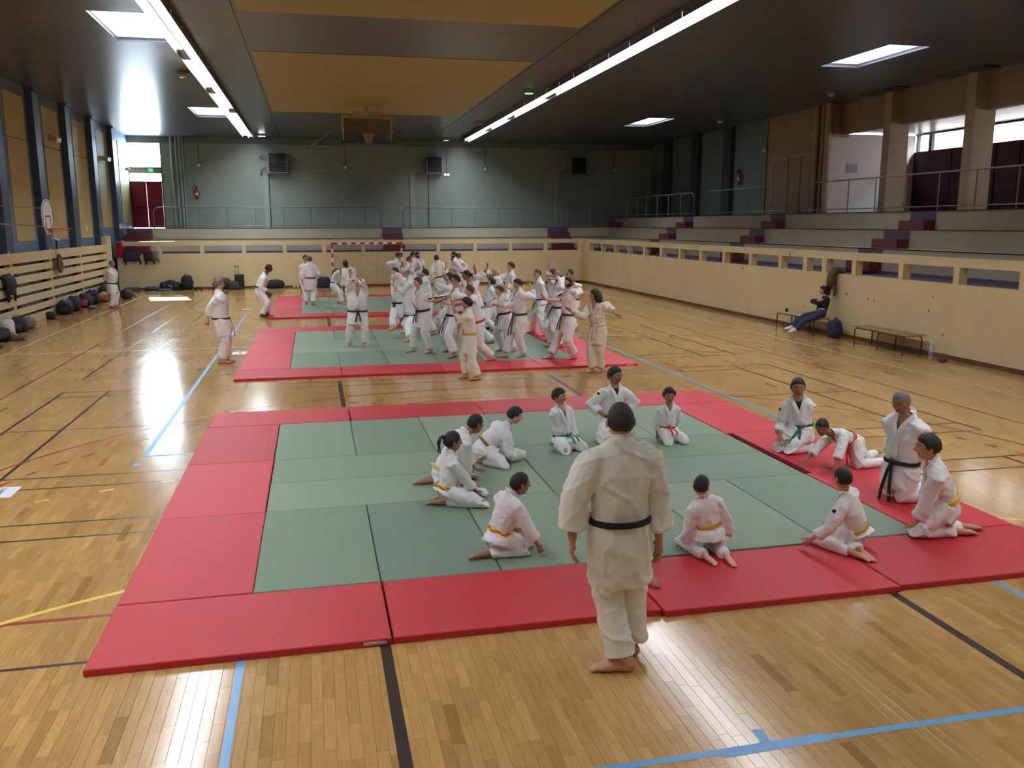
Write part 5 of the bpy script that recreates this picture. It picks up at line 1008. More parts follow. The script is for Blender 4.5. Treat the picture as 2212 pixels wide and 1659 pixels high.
def head_point(dx, dy, dz):
    x, y, z = .335 * dx, .425 * dy, .5 * dz
    t = min(1, max(0, -z / .5)); x *= 1 - .30 * t ** 1.4
    if dy < 0: y *= (1 - .52 * sst(.15, .95, t)) * (1.06 if z > -.1 else 1.0)
    else:
        w = sst(.0, .35, dy); ax = abs(x)
        f = .10 * gz(x, .05) * sst(.09, -.11, z) * (1 - sst(-.12, -.165, z)) + .02 * gz(x, .045) * sst(.14, .03, z) * (1 - sst(-.12, -.16, z))
        f += -.042 * gz(ax - .14, .075) * gz(z - .035, .055) + .016 * gz(z - .105, .035) * gz(ax - .12, .12)
        f += .026 * gz(x, .09) * gz(z + .245, .045) - .012 * gz(x, .1) * gz(z + .247, .014) + .034 * gz(x, .09) * gz(z + .42, .07) + .012 * gz(ax - .2, .07) * gz(z + .07, .07)
        f += .03 * sst(-.2, -.45, z)
        y = y * .96 + f * w
    return x, y, z
def head_grid(n, k):
    V = []
    for i in range(k + 1):
        th = PI * i / k
        for j in range(n):
            ph = 2 * PI * j / n; V.append(head_point(math.sin(th) * math.sin(ph), math.sin(th) * math.cos(ph), math.cos(th)))
    F = [(i * n + j, (i + 1) * n + j, (i + 1) * n + (j + 1) % n, i * n + (j + 1) % n) for i in range(k) for j in range(n)]
    return V, [f[::-1] for f in F]
HG = {1: head_grid(28, 22), 2: head_grid(44, 36)}
def hairline(y, z, style):
    fr = y / .42
    P = [(-1.2, -.27), (-.55, -.24), (-.25, -.16), (.0, -.06), (.2, -.02), (.36, .14), (.55, .24), (.8, .27), (1.2, .29)]
    if style == 'buzz': P[0:3] = [(-1.2, -.22), (-.55, -.2), (-.25, -.12)]
    if style == 'recede': P[5:] = [(.36, .2), (.55, .36), (.8, .42), (1.2, .5)]
    if style in ('long', 'longcurls', 'bob', 'bobpony'): P[:5] = [(-1.2, -.4), (-.55, -.42), (-.25, -.4), (.0, -.36), (.22, -.3)]; P[5] = (.38, .1)
    if style in ('pony', 'tied'): P[5:7] = [(.36, .13), (.55, .22)]
    for (a, b), (c, d) in zip(P, P[1:]):
        if fr <= c: return z - (b + (d - b) * (fr - a) / (c - a))
    return z - P[-1][1]
def rough(b, amp, freq, seed):
    V = []
    for v in b.v:
        v = Vector(v); V.append(tuple(v + Vector((noise.noise(v * freq + Vector((seed, 0, 0))), noise.noise(v * freq + Vector((0, seed, 9))), noise.noise(v * freq + Vector((5, 0, seed)))) ) * amp))
    b.v = V; return b
PEND = []
def stage(mb, voxel, it):
    me = mb.mesh('stage', []); o = bpy.data.objects.new('stage', me); COL.objects.link(o)
    r = o.modifiers.new('r', 'REMESH'); r.mode = 'VOXEL'; r.voxel_size = voxel; r.adaptivity = 0
    s = o.modifiers.new('s', 'SMOOTH'); s.factor = .5; s.iterations = it
    PEND.append(o); return o
def arrays(o, dg):
    ev = o.evaluated_get(dg); me = ev.to_mesh(); n = len(me.vertices); co = np.empty(n * 3, np.float32); no = np.empty(n * 3, np.float32)
    me.vertices.foreach_get('co', co); me.vertices.foreach_get('normal', no)
    m = len(me.loops); li = np.empty(m, np.int32); me.loops.foreach_get('vertex_index', li); k = len(me.polygons); ls = np.empty(k, np.int32); me.polygons.foreach_get('loop_start', ls)
    f = np.split(li, ls[1:]); r = co.reshape(-1, 3).astype(np.float64), no.reshape(-1, 3).astype(np.float64), f
    ev.to_mesh_clear(); return r
def figure(q):
    """joints, then the raw shapes of body, jacket and trousers; finished in dress() once the raw shapes are fused"""
    S = q['S']; V3 = lambda k: Vector(q[k]); h = math.radians(q['h']); F0 = Vector((-math.sin(h), math.cos(h), 0)); R0 = Vector((math.cos(h), math.sin(h), 0))
    near = q.get('near', 0); kid = q.get('kid', 0); w = q.get('w', 1.0); cas = q.get('outfit') == 'casual'
    if kid: w *= .96
    hh = S * (.138, .17, .186)[kid]
    hd, wa = V3('hd'), V3('wa')
    fh = math.radians(q.get('face', q['h'])); fp = math.radians(q.get('pitch', 4))
    hy = Vector((-math.sin(fh) * math.cos(fp), math.cos(fh) * math.cos(fp), -math.sin(fp))); hx = Vector((math.cos(fh), math.sin(fh), 0)); hz = hx.cross(hy)
    u0 = nrm(hd - wa)
    nb = V3('nk') if 'nk' in q else wa + u0 * max(min(.31 * S, (hd - wa).length - hh * .52), .16 * S)
    if (hd - nb).length > hh * .95: nb = hd - nrm(hd - nb) * hh * .95
    u = nrm(nb - wa); T = (nb - wa).length
    f = nrm(F0 - u * F0.dot(u)); 
    if u.z < .35 and q.get('allf'): f = nrm(Vector((0, 0, -1)) - u * (-u.z))
    r = f.cross(u); f = u.cross(r) * 1.0; f = nrm(f)
    pu = u if q.get('allf') else nrm(u * .45 + Zv * .55)
    pf = nrm(F0 - pu * F0.dot(pu)) if not q.get('allf') else f
    prr = pf.cross(pu)
    hm_ = wa - pu * .06 * S
    hm_.z = max(hm_.z, .085 * S)
    if not ('kl' in q):
        dh = max((Vector(q[k][:2]) - hm_.xy).length for k in ('fl', 'fr')); zm = math.sqrt(max((.478 * S) ** 2 - max(dh - .05 * S, 0) ** 2, .05)) + .04 * S
        if hm_.z < zm and zm - hm_.z < .1 * S and q.get('st'): hm_.z = zm * .99
        elif hm_.z > zm: dz = hm_.z - zm; hm_.z = zm; wa = wa - Zv * dz
    u = nrm(nb - wa); T = (nb - wa).length
    J = dict(nb=nb, wa=wa, hm=hm_)
    sw = .1 * S * w ** .6
    out = {}
    for s, k in ((-1, 'l'), (1, 'r')):
        sh = nb - u * .064 * S + r * s * sw; J['s' + k] = sh
        ha = V3('h' + k) if ('h' + k) in q else sh - Zv * .3 * S + F0 * .05 * S
        pole = V3('e' + k) - sh if ('e' + k) in q else (-u * .45 - f * .8 + r * s * .35)
        al_ = q.get('al', 1.0); el, ha = ik(sh, ha, .178 * S * al_, .152 * S * al_, pole); J['e' + k] = el; J['h' + k] = ha
        hp = hm_ + prr * s * .055 * S * w ** .5; J['p' + k] = hp
        an = V3('f' + k)
        kneel = ('k' + k) in q
        if kneel and not cas:
            kn = V3('k' + k) + Zv * .042 * S; an = an + Zv * .03 * S
        elif cas: kn = V3('k' + k); an = an + Zv * .05 * S
        else:
            an = an + Zv * .042 * S; hp2 = hp
            kn, an = ik(hp, an, .245 * S, .24 * S, F0 * 1.0 + prr * s * .25)
        J['k' + k] = kn; J['a' + k] = an
    # ---------------- body
    B = MB(); C = lambda a, b, t: a + (b - a) * t
    B.loft([hm_ - pu * .05 * S, hm_, wa, C(wa, nb, .45), C(wa, nb, .78), C(wa, nb, .95), nb + (hd - nb) * .12], [(.07 * S * w, .055 * S * w), (.088 * S * w, .066 * S * w), (.08 * S * w, .058 * S * w), (.09 * S * w, .063 * S * w), (.098 * S, .058 * S), (.06 * S, .042 * S), (.034 * S, .036 * S)], 14, side=r)
    hb = hd - hz * hh * .3 - hy * hh * .12
    B.loft([nb - u * .03 * S, nb + (hb - nb) * .5, hb], [(.038 * S, .04 * S), (.033 * S, .035 * S), (.034 * S, .036 * S)], 12, side=r)
    up, lo = {}, {}
    for s, k in ((-1, 'l'), (1, 'r')):
        sh, el, ha = J['s' + k], J['e' + k], J['h' + k]; fd = nrm(ha - el)
        B.loft([sh - r * s * .04 * S, sh, C(sh, el, .35), el, C(el, ha, .3), C(el, ha, .75), ha], [.024 * S, .027 * S, .027 * S, .024 * S, .026 * S, .019 * S, .0165 * S], 10)
        mode = q.get('hm', 'hang')
        if k + 'm' in q: mode = q[k + 'm']
        if mode in ('hang', 'lap'): d = nrm(fd * .8 - Zv * .4 + F0 * .15); n = -r * s * .8 - F0 * .2
        elif mode == 'mat': d = nrm(F0 + fd * .3); d.z = -.12; d = nrm(d); n = Vector((0, 0, -1))
        elif mode == 'up': d = nrm(fd * .6 + Zv * .7); n = F0
        elif mode == 'palm': d = nrm(fd + Zv * .35); n = nrm(F0 * .7 - Zv * .5)
        else: d = fd; n = -r * s
        n = nrm(n - d * n.dot(d)); t = (d.cross(n) if s > 0 else n.cross(d))
        hs = S * (.108 if not kid else .105); curl = dict(hang=.35, lap=.5, mat=.12, up=.1, palm=.12, fist=1.25).get(mode, .3)
        pc = ha + d * hs * .5
        B.loft([ha - d * hs * .06, ha + d * hs * .14, ha + d * hs * .36, ha + d * hs * .53], [(hs * .155, hs * .125), (hs * .19, hs * .11), (hs * .225, hs * .095), (hs * .215, hs * .075)], 10, side=t, power=2.6)
        out['hand' + k] = (ha, d, n, t, hs, curl, mode)
        hp, kn, an = J['p' + k], J['k' + k], J['a' + k]
        B.loft([hp + pu * .02 * S, C(hp, kn, .3), C(hp, kn, .8), kn, C(kn, an, .3), C(kn, an, .75), an], [.045 * S, .043 * S, .032 * S, .026 * S, .03 * S, .024 * S, .021 * S], 10)
        kneel = ('k' + k) in q and not cas
        toe = nrm(an - kn) if kneel else (F0 + prr * s * .22)
        toe = Vector((toe.x, toe.y, 0)); 
        if ('t' + k) in q: a = math.radians(q['t' + k]); toe = Vector((-math.sin(a), math.cos(a), 0))
        toe = nrm(toe) if toe.length > .05 else F0.copy()
        base = Vector((an.x, an.y, 0)); fl_ = .15 * S; z = .012 * S; sd = toe.cross(Zv)
        if kneel: zz = an.z; P = [an - toe * .02 * S + Zv * .004 * S, an + toe * .02 * S, an + toe * .06 * S - Zv * .004 * S, an + toe * .1 * S - Zv * (zz - .024 * S), an + toe * .128 * S - Zv * (zz - .014 * S)]; Rr = [(.023, .026), (.024, .024), (.028, .02), (.03, .014), (.024, .008)]
        else: P = [base - toe * .042 * S + Zv * .02 * S, base - toe * .02 * S + Zv * .024 * S, base + toe * .03 * S + Zv * .024 * S, base + toe * .075 * S + Zv * .016 * S, base + toe * .105 * S + Zv * .011 * S]; Rr = [(.016, .018), (.021, .024), (.024, .024), (.03, .015), (.022, .0095)]
        fz = an.z - .042 * S if not kneel else 0
        if cas: P = [p + Zv * (an.z - .05 * S + .01) for p in P]; fz = 0
        if fz > .01: P = [p + Zv * fz for p in P]
        if q.get('shoes') or cas: Rr = [(a * 1.25, b * 1.25) for a, b in Rr]
        B.loft(P, [(a * S, b * S) for a, b in Rr], 12, side=sd)
        if not (q.get('shoes') or cas):
            for i in range(5):
                l = (0.026, .024, .02, .016, .012)[i]; o = ((i - 2) * .0105) * S * -s
                if kneel: o = -o; c0 = P[4] - toe * .012 * S
                else: c0 = P[4] - toe * .012 * S
                rr = (.0095, .0068, .0066, .0062, .006)[i] * S
                c = c0 + sd * o + toe * l * S * .8; c.z = max(rr, c0.z * .9)
                B.ball(c, (rr * 1.05, rr * 1.05, rr), 8, 5)
    vb = (.018, .0125, .0105)[near] * (1 if not kid else .9)
    out['body'] = stage(B, vb, 3)
    # ---------------- jacket
    K = MB(); sl = q.get('sl', .68); slw = q.get('slw', 1.0) * (1.0 if not cas else .8)
    ay = 1 + (w - 1) * 1.5
    tor = [(-.02, .093, .07), (.12, .1, .078), (.35, .103, .08), (.6, .108, .078), (.78, .102, .068), (.91, .074, .055), (1.03, .05, .047), (1.08, .043, .042)]
    ofs = .03 * S * (w - 1) * 2.2
    def tc(t): return C(wa, nb, t) + f * (ofs * math.sin(PI * min(1, max(0, t / .9))) if w > 1.05 else 0)
    def trad(t):
        for (a, b, c), (d, e, g) in zip(tor, tor[1:]):
            if t <= d: k = max(0, (t - a) / (d - a)); return (b + (e - b) * k) * S * (w if t < .8 else w ** .6), (c + (g - c) * k) * S * (ay if t < .7 else w)
        return tor[-1][1] * S, tor[-1][2] * S
    K.loft([tc(t[0]) for t in tor], [trad(t[0]) for t in tor], 16, side=r)
    for s, k in ((-1, 'l'), (1, 'r')):
        sh, el, ha = J['s' + k], J['e' + k], J['h' + k]
        a1 = r * s
        if sl <= 0: K.loft([nb - u * .04 * S + a1 * .025 * S, sh - a1 * .03 * S + u * .008 * S, sh, C(sh, el, .5), C(sh, el, 1 + sl)], [.04 * S, .048 * S, .052 * S, .054 * S, .056 * S], 12)
        else:
            e2 = C(el, ha, sl); fl_ = slw ** 2
            K.loft([nb - u * .04 * S + a1 * .025 * S, sh - a1 * .03 * S + u * .008 * S, sh + a1 * .004 * S - u * .012 * S, C(sh, el, .4), el, C(el, ha, sl * .55), e2], [.04 * S, .048 * S, .05 * S, .05 * S * slw, .047 * S * slw, .047 * S * slw ** 1.5, .049 * S * slw ** 2], 12)
    ta = nrm((J['kl'] + J['kr']) * .5 - hm_); skl = min(q.get('skl', .185) * S, hm_.z * .55)
    if ta.z < -.6: P = [wa + u * .02 * S, wa - pu * .03 * S, hm_ + Zv * 0 - pu * .02 * S, hm_ + (ta * .6 - Zv * .4) * skl * .75, hm_ + (ta * .6 - Zv * .4) * skl * 1.02]; Rr = [(.094 * w, .07 * ay), (.1 * w, .078 * ay), (.107 * w, .086 * ay ** .7), (.111 * w, .092 * w), (.113 * w, .092 * w)]
    else:
        P = [wa + u * .02 * S, wa - pu * .03 * S, hm_, hm_ - Zv * max(.01, (hm_.z - .07 * S) * .75) - pf * .015 * S]; Rr = [(.094 * w, .07 * ay), (.106 * w, .083 * ay), (.12 * w, .108), (.128 * w, .118)]
        if not cas: K.loft([hm_ + pf * .03 * S, hm_ + ta * .1 * S + Zv * .008 * S, hm_ + ta * .155 * S + Zv * .01 * S], [(.112 * S * w, .07 * S), (.108 * S * w, .062 * S), (.106 * S * w, .057 * S)], 16, side=prr, power=2.3)
    if not cas: K.loft(P, [(a * S, b * S) for a, b in Rr], 16, side=prr, power=2.3)
    out['jacket'] = stage(K, (.021, .0145, .0115)[near] * (1 if not kid else .9), 3)
    # ---------------- trousers
    L = MB(); tw = q.get('tw', 1.0) * (1.0 if not cas else .82); lf = q.get('leg', .9)
    L.loft([wa - pu * .0 * S, hm_, hm_ - pu * .05 * S], [(.084 * S * w, .062 * S * w), (.1 * S * w, .078 * S * w), (.07 * S * w, .065 * S * w)], 14, side=prr)
    for s, k in ((-1, 'l'), (1, 'r')):
        hp, kn, an = J['p' + k], J['k' + k], J['a' + k]; e2 = C(kn, an, lf)
        kneel = ('k' + k) in q and not cas
        R3 = [.064, .071, .065, .057, .055, .056, .057] if not kneel else [.062, .066, .061, .058, .052, .047, .044]
        L.loft([hp + pu * .03 * S, C(hp, kn, .25), C(hp, kn, .7), kn, C(kn, e2, .35), C(kn, e2, .75), e2], [a * S * tw for a in R3], 12)
    out['trousers'] = stage(L, (.021, .0145, .0115)[near] * (1 if not kid else .9), 3)
    out.update(J=J, u=u, f=f, r=r, T=T, pf=pf, prr=prr, pu=pu, hx=hx, hy=hy, hz=hz, hh=hh, hd=hd, tc=tc, trad=trad, near=near, kid=kid, w=w, ay=ay, cas=cas, ta=ta, F0=F0)
    return out
def wrinkle(co, no, S, seed, amp, folds):
    """cloth relief: broad soft swells plus long creases, strongest near bent joints and the waist"""
    k = 1.0 / S; out = co.copy()
    for i in range(len(co)):
        p = Vector(co[i]) * k
        wv = Vector((noise.noise(p * 4 + Vector((seed, 0, 0))), noise.noise(p * 4 + Vector((0, seed, 7))), noise.noise(p * 4 + Vector((3, 0, seed))))) * .09
        a = noise.noise(p * 5 + Vector((seed, 2, 0))); s = p + wv
        b = max(0.0, 1 - abs(noise.noise(Vector((s.x * 8 + s.z * 5, s.y * 8 - s.z * 5, s.z * 4.5)) + Vector((0, seed, 3)))) * 3.2)
        d2 = max(0.0, 1 - abs(noise.noise(Vector((s.x * 13 - s.z * 7, s.y * 13 + s.z * 7, s.z * 9)) + Vector((seed, 1, 3)))) * 3.0)
        c = .75
        for (jp, jr) in folds:
            d = (Vector(co[i]) - jp).length / jr
            if d < 1.7: c += .8 * math.exp(-d * d)
        out[i] += no[i] * (amp * S * (a * .8 + b * b * 1.1 + d2 * d2 * .55 - .35) * c)
    return out
def to_object(name, co, faces, mats, parent, mi=None, keep=None, smooth=True):
    if keep is not None:
        faces = [f for f, k in zip(faces, keep) if k]
        used = np.zeros(len(co), bool); used[np.concatenate(faces)] = True; idx = np.cumsum(used) - 1; co = co[used]; faces = [idx[f] for f in faces]
        if mi is not None: mi = [m for m, k in zip(mi, keep) if k]
    me = bpy.data.meshes.new(name); me.from_pydata(co.tolist(), [], [f.tolist() if hasattr(f, 'tolist') else list(f) for f in faces])
    for m in mats: me.materials.append(m)
    if mi is not None: me.polygons.foreach_set('material_index', [int(x) for x in mi])
    me.polygons.foreach_set('use_smooth', [smooth] * len(me.polygons)); me.update()
    o = bpy.data.objects.new(name, me); COL.objects.link(o); o.parent = parent
    return o
def dress(q, g, dg, seed):
    S = q['S']; J = g['J']; u, f, r, T = g['u'], g['f'], g['r'], g['T']; wa, nb = J['wa'], J['nb']; near, kid, cas = g['near'], g['kid'], g['cas']
    root = empty('person', q['p'], 0, q['label'], 'person', q.get('group'))
    gi = GI[q.get('gi', 'white')]; skin = SKIN[q['skin']]; hairm = HAIRC[q['hc']]
    # ----- jacket with its V neck cut open
    co, no, fc = arrays(g['jacket'], dg)
    folds = [(J[a + k], .075 * S) for a in 'es' for k in 'lr'] + [(wa, .12 * S)]
    co = wrinkle(co, no, S, seed, .0068 if not cas else .003, folds)
    cen = np.array([co[x].mean(0) for x in fc]); rel = cen - np.array(wa); t = rel @ np.array(u) / T; s = rel @ np.array(r); qf = rel @ np.array(f)
    t0 = q.get('vo', .5); wv = .05 * S
    cut = np.zeros(len(fc), bool)
    if not cas: cut = (qf > .012 * S) & (t > t0) & (np.abs(s) < wv * np.clip((t - t0) / (.97 - t0), 0, 1)) & (t < 1.2)
    jk = to_object('jacket' if not cas else 'jumper', co, fc, [gi if not cas else JUMPER], root, keep=~cut)
    if not cas:
        tc, trad = g['tc'], g['trad']
        def surf(t, s):
            rx, ry = trad(t); return tc(t) + r * s + f * (ry * math.sqrt(max(0.0, 1 - (s / rx) ** 2)) + .004 * S)
        cb = MB()
        for sg in (-1, 1):
            P = [nb + u * .018 * S - f * .043 * S, nb + u * .014 * S + r * sg * .038 * S - f * .02 * S, nb + u * .004 * S + r * sg * .05 * S + f * .008 * S]; D = [u, u, nrm(r * sg + u * .5)]
            for k in range(1, 7):
                tt = .93 + (t0 - .93) * k / 6; P.append(surf(tt, sg * wv * ((tt - t0) / (.93 - t0)) * 1.0)); D.append(nrm(r * sg + u * .25))
            for k in range(1, 4):
                tt = t0 * (1 - k / 3.2); P.append(surf(tt, -sg * .035 * S * k / 3 * (1.0 if sg < 0 else .25)) + f * (.004 * S if sg < 0 else 0)); D.append(nrm(r * sg + u * .25))
            cb.loft(P, [(.019 * S, .0055 * S)] * len(P), 8, side=D, power=3)
        cb.build('collar', gi, jk, smooth=True)
    if q.get('patch'):
        k = q['patch']; a_, b_ = J['s' + k], J['e' + k]; ax = nrm(b_ - a_); o_ = nrm(r * (1 if k == 'r' else -1) + f * .35); o_ = nrm(o_ - ax * o_.dot(ax)); c_ = a_ + (b_ - a_) * .3 + o_ * .052 * S
        MB().obox(c_, ax, ax.cross(o_), o_, .012 * S, .012 * S, .004 * S).build('sleeve_patch', TEE, jk)
    # ----- trousers
    co, no, fc = arrays(g['trousers'], dg)
    co = wrinkle(co, no, S, seed + 9, .0066 if not cas else .003, [(J['kl'], .1 * S), (J['kr'], .1 * S), (J['al'], .07 * S), (J['ar'], .07 * S), (J['hm'], .1 * S)])
    co[:, 2] = np.maximum(co[:, 2], .004)
    to_object('trousers', co, fc, [gi if not cas else JEANS], root)
    # ----- body: fused limbs and trunk, fingers, head with face
    co, no, fc = arrays(g['body'], dg); co[:, 2] = np.maximum(co[:, 2], .0015)
    n0 = len(co); mi = np.zeros(len(fc), int); cen = np.array([co[x].mean(0) for x in fc])
    mats = [skin, LIP[q['skin']], EYEW, IRIS, hairm, TEE, SHOEW]
    if q.get('tee'):
        rel = cen - np.array(wa); t = rel @ np.array(u) / T; mi[(t > -.1) & (t < .9) & (np.abs(rel @ np.array(r)) < .105 * S) & (np.abs(rel @ np.array(f)) < .1 * S)] = 5
    if cas or q.get('shoes'):
        lowz = np.minimum(np.linalg.norm(cen - np.array(J['al']), axis=1), np.linalg.norm(cen - np.array(J['ar']), axis=1)); mi[(lowz < .16 * S) & (cen[:, 2] < max(J['al'].z, J['ar'].z) + .02)] = 6 if cas else 5
    X = MB()
    for k, sg in (('l', -1), ('r', 1)):
        ha, d, n, t, hs, curl, mode = g['hand' + k]
        rnd = random.Random(seed * 3 + sg); ns = 7 if near else 6
        for i in range(4):
            o = (1.5 - i) * hs * .105; L = (.41, .46, .43, .34)[i] * hs; b0 = ha + d * hs * .47 + t * o; spread = (1.5 - i) * (.10 if mode in ('up', 'palm', 'mat') else .03)
            c = curl * (.8 + .15 * i + rnd.random() * .2); dd = nrm(d + t * spread); P = [b0]; ang = 0
            for seg, fr in enumerate((.42, .33, .25)):
                ang += c * (.75, .8, .6)[seg]; P.append(P[-1] + nrm(dd * math.cos(ang) + n * math.sin(ang)) * L * fr)
            tip = P[-1] + (P[-1] - P[-2]) * .12
            X.loft(P + [tip], [hs * .052, hs * .05, hs * .046, hs * .038, hs * .018], ns, side=t)
        b0 = ha + d * hs * .16 + t * hs * .17; td = nrm(d * .72 + t * .62 + n * .3); 
        if mode == 'fist': td = nrm(d * .8 + t * .1 + n * .6)
        p1 = b0 + td * hs * .2; p2 = p1 + nrm(td + d * .35) * hs * .17; p3 = p2 + nrm(td * .6 + d * .6 + n * .15) * hs * .13
        X.loft([b0 - td * hs * .08, b0, p1, p2, p3, p3 + (p3 - p2) * .15], [hs * .07, hs * .075, hs * .06, hs * .053, hs * .042, hs * .02], ns)
    hv, hf = HG[2 if near else 1]; hx, hy, hz, hh, hd = g['hx'], g['hy'], g['hz'], g['hh'], g['hd']
    W_ = lambda p: hd + (hx * p[0] + hy * p[1] + hz * p[2]) * hh
    base = len(X.v); X.v += [tuple(W_(p)) for p in hv]
    for fa in hf:
        p = [sum(hv[i][a] for i in fa) / 4 for a in range(3)]
        X.f.append(tuple(base + i for i in fa)); X.m.append(1 if (p[1] > .2 and abs(p[0]) < .1 and abs(p[2] + .247) < .028) else 0)
    def hball(c, rr, mk, n=10, k=6):
        X.k = mk; b0 = len(X.v); X.ball((0, 0, 0), 1.0, n, k)
        for i in range(b0, len(X.v)): v = X.v[i]; X.v[i] = tuple(W_((c[0] + v[0] * rr[0], c[1] + v[1] * rr[1], c[2] + v[2] * rr[2])))
        X.k = 0
    er = 1.0 if q.get('ear', 1) == 1 else 1.35
    for sg in (-1, 1):
        ey = head_point(*nrm((sg * .145 / .335, math.sqrt(max(0, 1 - (.145 / .335) ** 2)), .03 / .5)))[1]
        if near: hball((sg * .14, ey - .012, .032), (.062, .03, .027), 2); hball((sg * .138, ey + .006, .034), (.028, .02, .025), 3)
        else: hball((sg * .14, ey - .004, .034), (.05, .02, .024), 3, 8, 5)
        hball((sg * .345 * er ** .3, -.03, -.02), (.03, .07, .115), 0); hball((sg * .352 * er ** .3, -.02, -.09), (.02, .04, .045), 0, 8, 5)
        if q['hair'] != 'bald':
            X.k = 4; X.loft([W_((sg * a, head_point(*nrm((sg * a / .335, math.sqrt(max(0, 1 - (a / .335) ** 2 - (z / .5) ** 2)), z / .5)))[1] + .006, z)) for a, z in ((.06, .098), (.14, .122), (.23, .1))], [hh * .014, hh * .02, hh * .009], 6); X.k = 0
    all_co = np.vstack([co, np.array(X.v)]); all_f = list(fc) + [np.array([i + n0 for i in fa]) for fa in X.f]; all_mi = list(mi) + X.m
    to_object('body', all_co, all_f, mats, root, mi=all_mi)
    # ----- hair
    st = q['hair']
    if st != 'bald':
        base_st = 'short' if st in ('curls', 'fringe') else st
        th = dict(buzz=.014, short=.045, curls=.1, recede=.03, fringe=.022, long=.06, longcurls=.1, bob=.06, bobpony=.05, pony=.022, tied=.025)[st]
        gv, gf = HG[2]; V = []; H = []
        for p in gv:
            hl = hairline(p[1], p[2], base_st)
            if st == 'fringe': hl = min(hl, .2 - p[2] + .0 * p[1])
            if st == 'short' and p[1] > .1 and near: hl += .05 * noise.noise(Vector((p[0] * 14, seed, p[2] * 4)))
            H.append(hl); d = nrm(p); k = sst(-.02, .1, hl)
            a = th * k + .004
            if st in ('curls', 'longcurls'): a += k * (.05 * noise.noise(Vector(p) * 11 + Vector((seed, 0, 0))) + .03 * noise.noise(Vector(p) * 24))
            elif st != 'buzz': a += k * .018 * noise.noise(Vector((p[0] * 16, p[1] * 6, p[2] * 9)) + Vector((seed, 0, 0)))
            V.append(W_(Vector(p) + d * a))
        keep = [max(H[i] for i in fa) > 0 for fa in gf]
        hb = MB(); hb.v = [tuple(v) for v in V]; hb.f = [fa for fa, k in zip(gf, keep) if k]; hb.m = [0] * len(hb.f)
        if st in ('long', 'longcurls', 'bob', 'bobpony'):
            low = dict(long=-1.15, longcurls=-1.05, bob=-.52, bobpony=-.42)[st]; wd = 1.35 if st == 'longcurls' else 1.0
            b2 = MB(); zs = [.2, -.1, -.4, low * .75, low]
            b2.loft([W_((0, -.16 - (.06 if st == 'longcurls' else .03) * i, z)) for i, z in enumerate(zs)], [(hh * .37 * wd, hh * .28 * wd), (hh * .4 * wd, hh * .29 * wd), (hh * .4 * wd, hh * .27 * wd), (hh * .38 * wd, hh * .24 * wd), (hh * .26 * wd, hh * .14 * wd)], 18, side=hx)
            if st == 'longcurls':
                rr = random.Random(seed)
                for i in range(60):
                    a = rr.random() * 2 * PI; z = .15 + (low - .15) * rr.random(); k = hh * (.07 + .05 * rr.random())
                    if math.sin(a) > .55: continue
                    b2.ball(W_((math.cos(a) * .46, -.18 + math.sin(a) * .34, z)), k, 7, 5)
            rough(b2, hh * (.05 if st == 'longcurls' else .025), 9 / hh * .25, seed)
            n = len(hb.v); hb.v += b2.v; hb.f += [tuple(i + n for i in fa) for fa in b2.f]; hb.m += b2.m
        ho = hb.build('hair', hairm, root, smooth=True)
        if st == 'pony':
            MB().ball(W_((0, -.5, .24)), hh * .1, 10, 6).build('hair_tie', TEE, ho, smooth=True)
            for i in range(7):
                rr = random.Random(seed + i); a = (i - 3) * .035
                MB().loft([W_((a, -.5, .26)), W_((a * 1.3, -.62 - .02 * rr.random(), .2)), W_((a * 1.8, -.66 - .05 * rr.random(), -.1)), W_((a * 2.0, -.62 - .06 * rr.random(), -.45 - .15 * rr.random()))], [hh * .025, hh * .028, hh * .024, hh * .014], 6).build('braid', hairm, ho, smooth=True)
        if st in ('tied', 'bobpony'):
            MB().loft([W_((0, -.44, .12)), W_((0, -.55, .08)), W_((0, -.58, -.15)), W_((0, -.5, -.45))], [hh * .09, hh * .11, hh * .09, hh * .03], 8).build('ponytail', hairm, ho, smooth=True)
    if q.get('beard'):
        gv, gf = HG[2]; V = []; H = []
        for p in gv:
            hl = min(-.13 - p[2] + .12 * (1 - p[1] / .42), p[1] - .02 + .1); hl = min(hl, max(abs(p[0]) - .09, abs(p[2] + .25) - .03)); H.append(hl)
            V.append(tuple(W_(Vector(p) + nrm(p) * (.006 + .03 * sst(0, .1, hl)))))
        bb = MB(); bb.v = V; bb.f = [fa for fa in gf if min(H[i] for i in fa) > -.01]; bb.m = [0] * len(bb.f)
        if q['beard'] == 2: bb.loft([W_((0, .36, -.42)), W_((0, .38, -.65)), W_((0, .34, -.9))], [hh * .12, hh * .1, hh * .02], 8)
        bb.build('beard', hairm, root, smooth=True)
    if q.get('glasses'):
        gb = MB()
        for sg in (-1, 1):
            gb.loft([W_((sg * .15 + .1 * math.cos(a), .42, .02 + .07 * math.sin(a))) for a in [2 * PI * i / 12 for i in range(12)]], hh * .012, 5, closed=True)
            gb.cyl(W_((sg * .25, .42, .04)), W_((sg * .35, .0, .05)), hh * .012, 5)
        gb.cyl(W_((-.05, .43, .03)), W_((.05, .43, .03)), hh * .012, 5).build('glasses', FRAME, root)
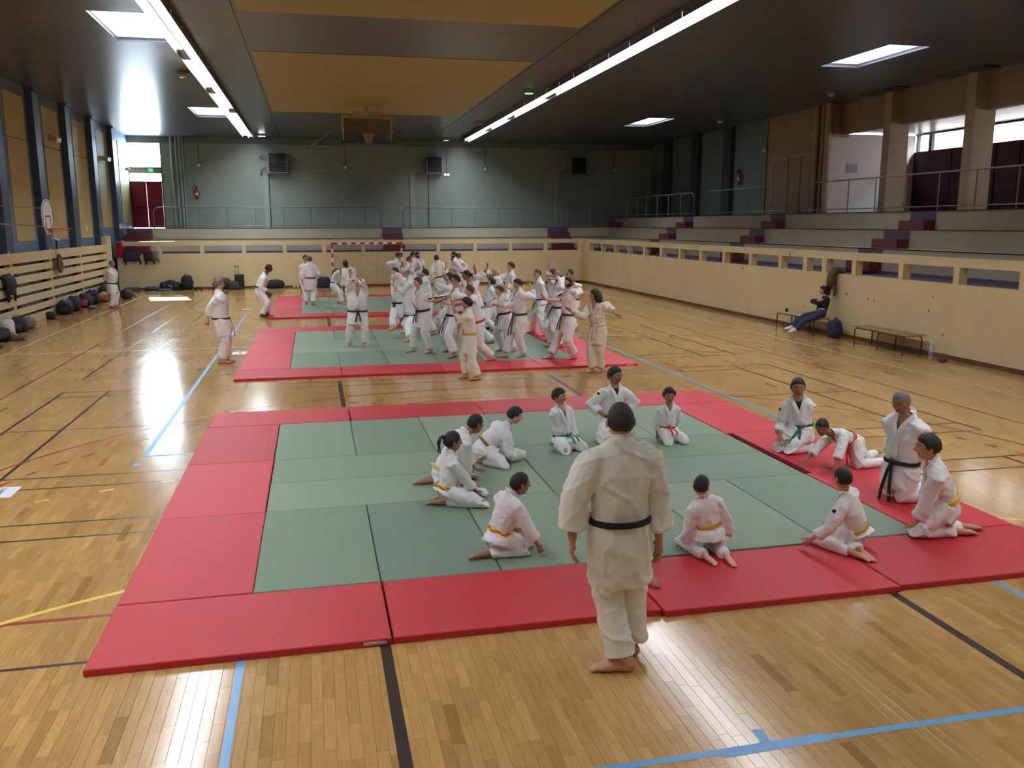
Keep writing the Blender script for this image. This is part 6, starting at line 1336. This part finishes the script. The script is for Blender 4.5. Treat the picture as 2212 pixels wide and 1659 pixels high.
    # ----- belt with knot and hanging ends
    if q.get('belt'):
        bm1 = BELT[q['belt']]; bm2 = BELT[q.get('belt2', q['belt'])]
        rx, ry = g['trad'](0.0); rx += .012 * S; ry += .012 * S; n = 28; bu = nrm(u * .8 + g['pu'] * .2)
        c0 = wa - bu * .004 * S
        ring = [c0 + r * rx * math.cos(2 * PI * i / n) + f * ry * math.sin(2 * PI * i / n) for i in range(n)]
        bb = MB(); bb.loft(ring, [(.0125 * S * (1.25 if kid else 1), .0055 * S)] * n, 8, side=[bu] * n, closed=True, power=4)
        if 'belt2' in q:
            for j in range(len(bb.f)):
                i, kk = divmod(j, 8); bb.m[j] = 1 if (((i // 2) % 2) ^ (1 if kk in (2, 3, 4, 5) else 0) if q['belt'] == 'yellow' else kk in (2, 3, 4, 5)) else 0
        bo = bb.build('belt', [bm1, bm2], root, smooth=False)
        kp = c0 + f * (ry + .006 * S)
        MB().loft([kp - r * .022 * S, kp - r * .008 * S + f * .005 * S, kp + r * .008 * S + f * .005 * S, kp + r * .022 * S], [(.011 * S, .006 * S), (.016 * S, .011 * S), (.016 * S, .011 * S), (.011 * S, .006 * S)], 10, side=bu).build('knot', bm1, bo, smooth=True)
        tl = .15 * S * q.get('tails', 1.0); ta = g['ta']; down = nrm(ta * .55 - Zv * .45) if ta.z < -.5 else nrm(ta * .85 - Zv * .25)
        for sg in (-1, 1):
            o = f * .016 * S
            P = [kp + f * .004 * S, kp + r * sg * .012 * S + o + down * tl * .2, kp + r * sg * .026 * S + o * 1.7 + down * tl * .6, kp + r * sg * .034 * S + o * 1.6 + down * tl * (1.0 if sg > 0 else .93)]
            if ta.z > -.5: P = [p + Zv * .05 * S * k for k, p in zip((0, .5, .9, .6), P)]
            for p in P: p.z = max(p.z, .01)
            tb = MB().loft(P, [(.0115 * S, .003 * S)] * 4, 8, side=r, power=4).build('belt_end', bm1 if sg < 0 else bm2, bo, smooth=False)
            if q.get('mark') and sg < 0:
                for k in (.62, .7, .78):
                    c = P[1] + (P[3] - P[1]) * k + f * .006 * S
                    MB().obox(c, r, u, f, .007 * S, .0015 * S, .001).obox(c, (r + u * 1.2), (u - r), f, .006 * S, .0015 * S, .001).obox(c + u * .006 * S, r, u, f, .004 * S, .0015 * S, .001).build('stitched_character', WHITEP, bo)
    return root
def people():
    st = [figure(q) for q in PEOPLE]
    dg = bpy.context.evaluated_depsgraph_get()
    for i, (q, g) in enumerate(zip(PEOPLE, st)): dress(q, g, dg, 3.7 * i + 1)
    for o in PEND: me = o.data; bpy.data.objects.remove(o); bpy.data.meshes.remove(me)
people()
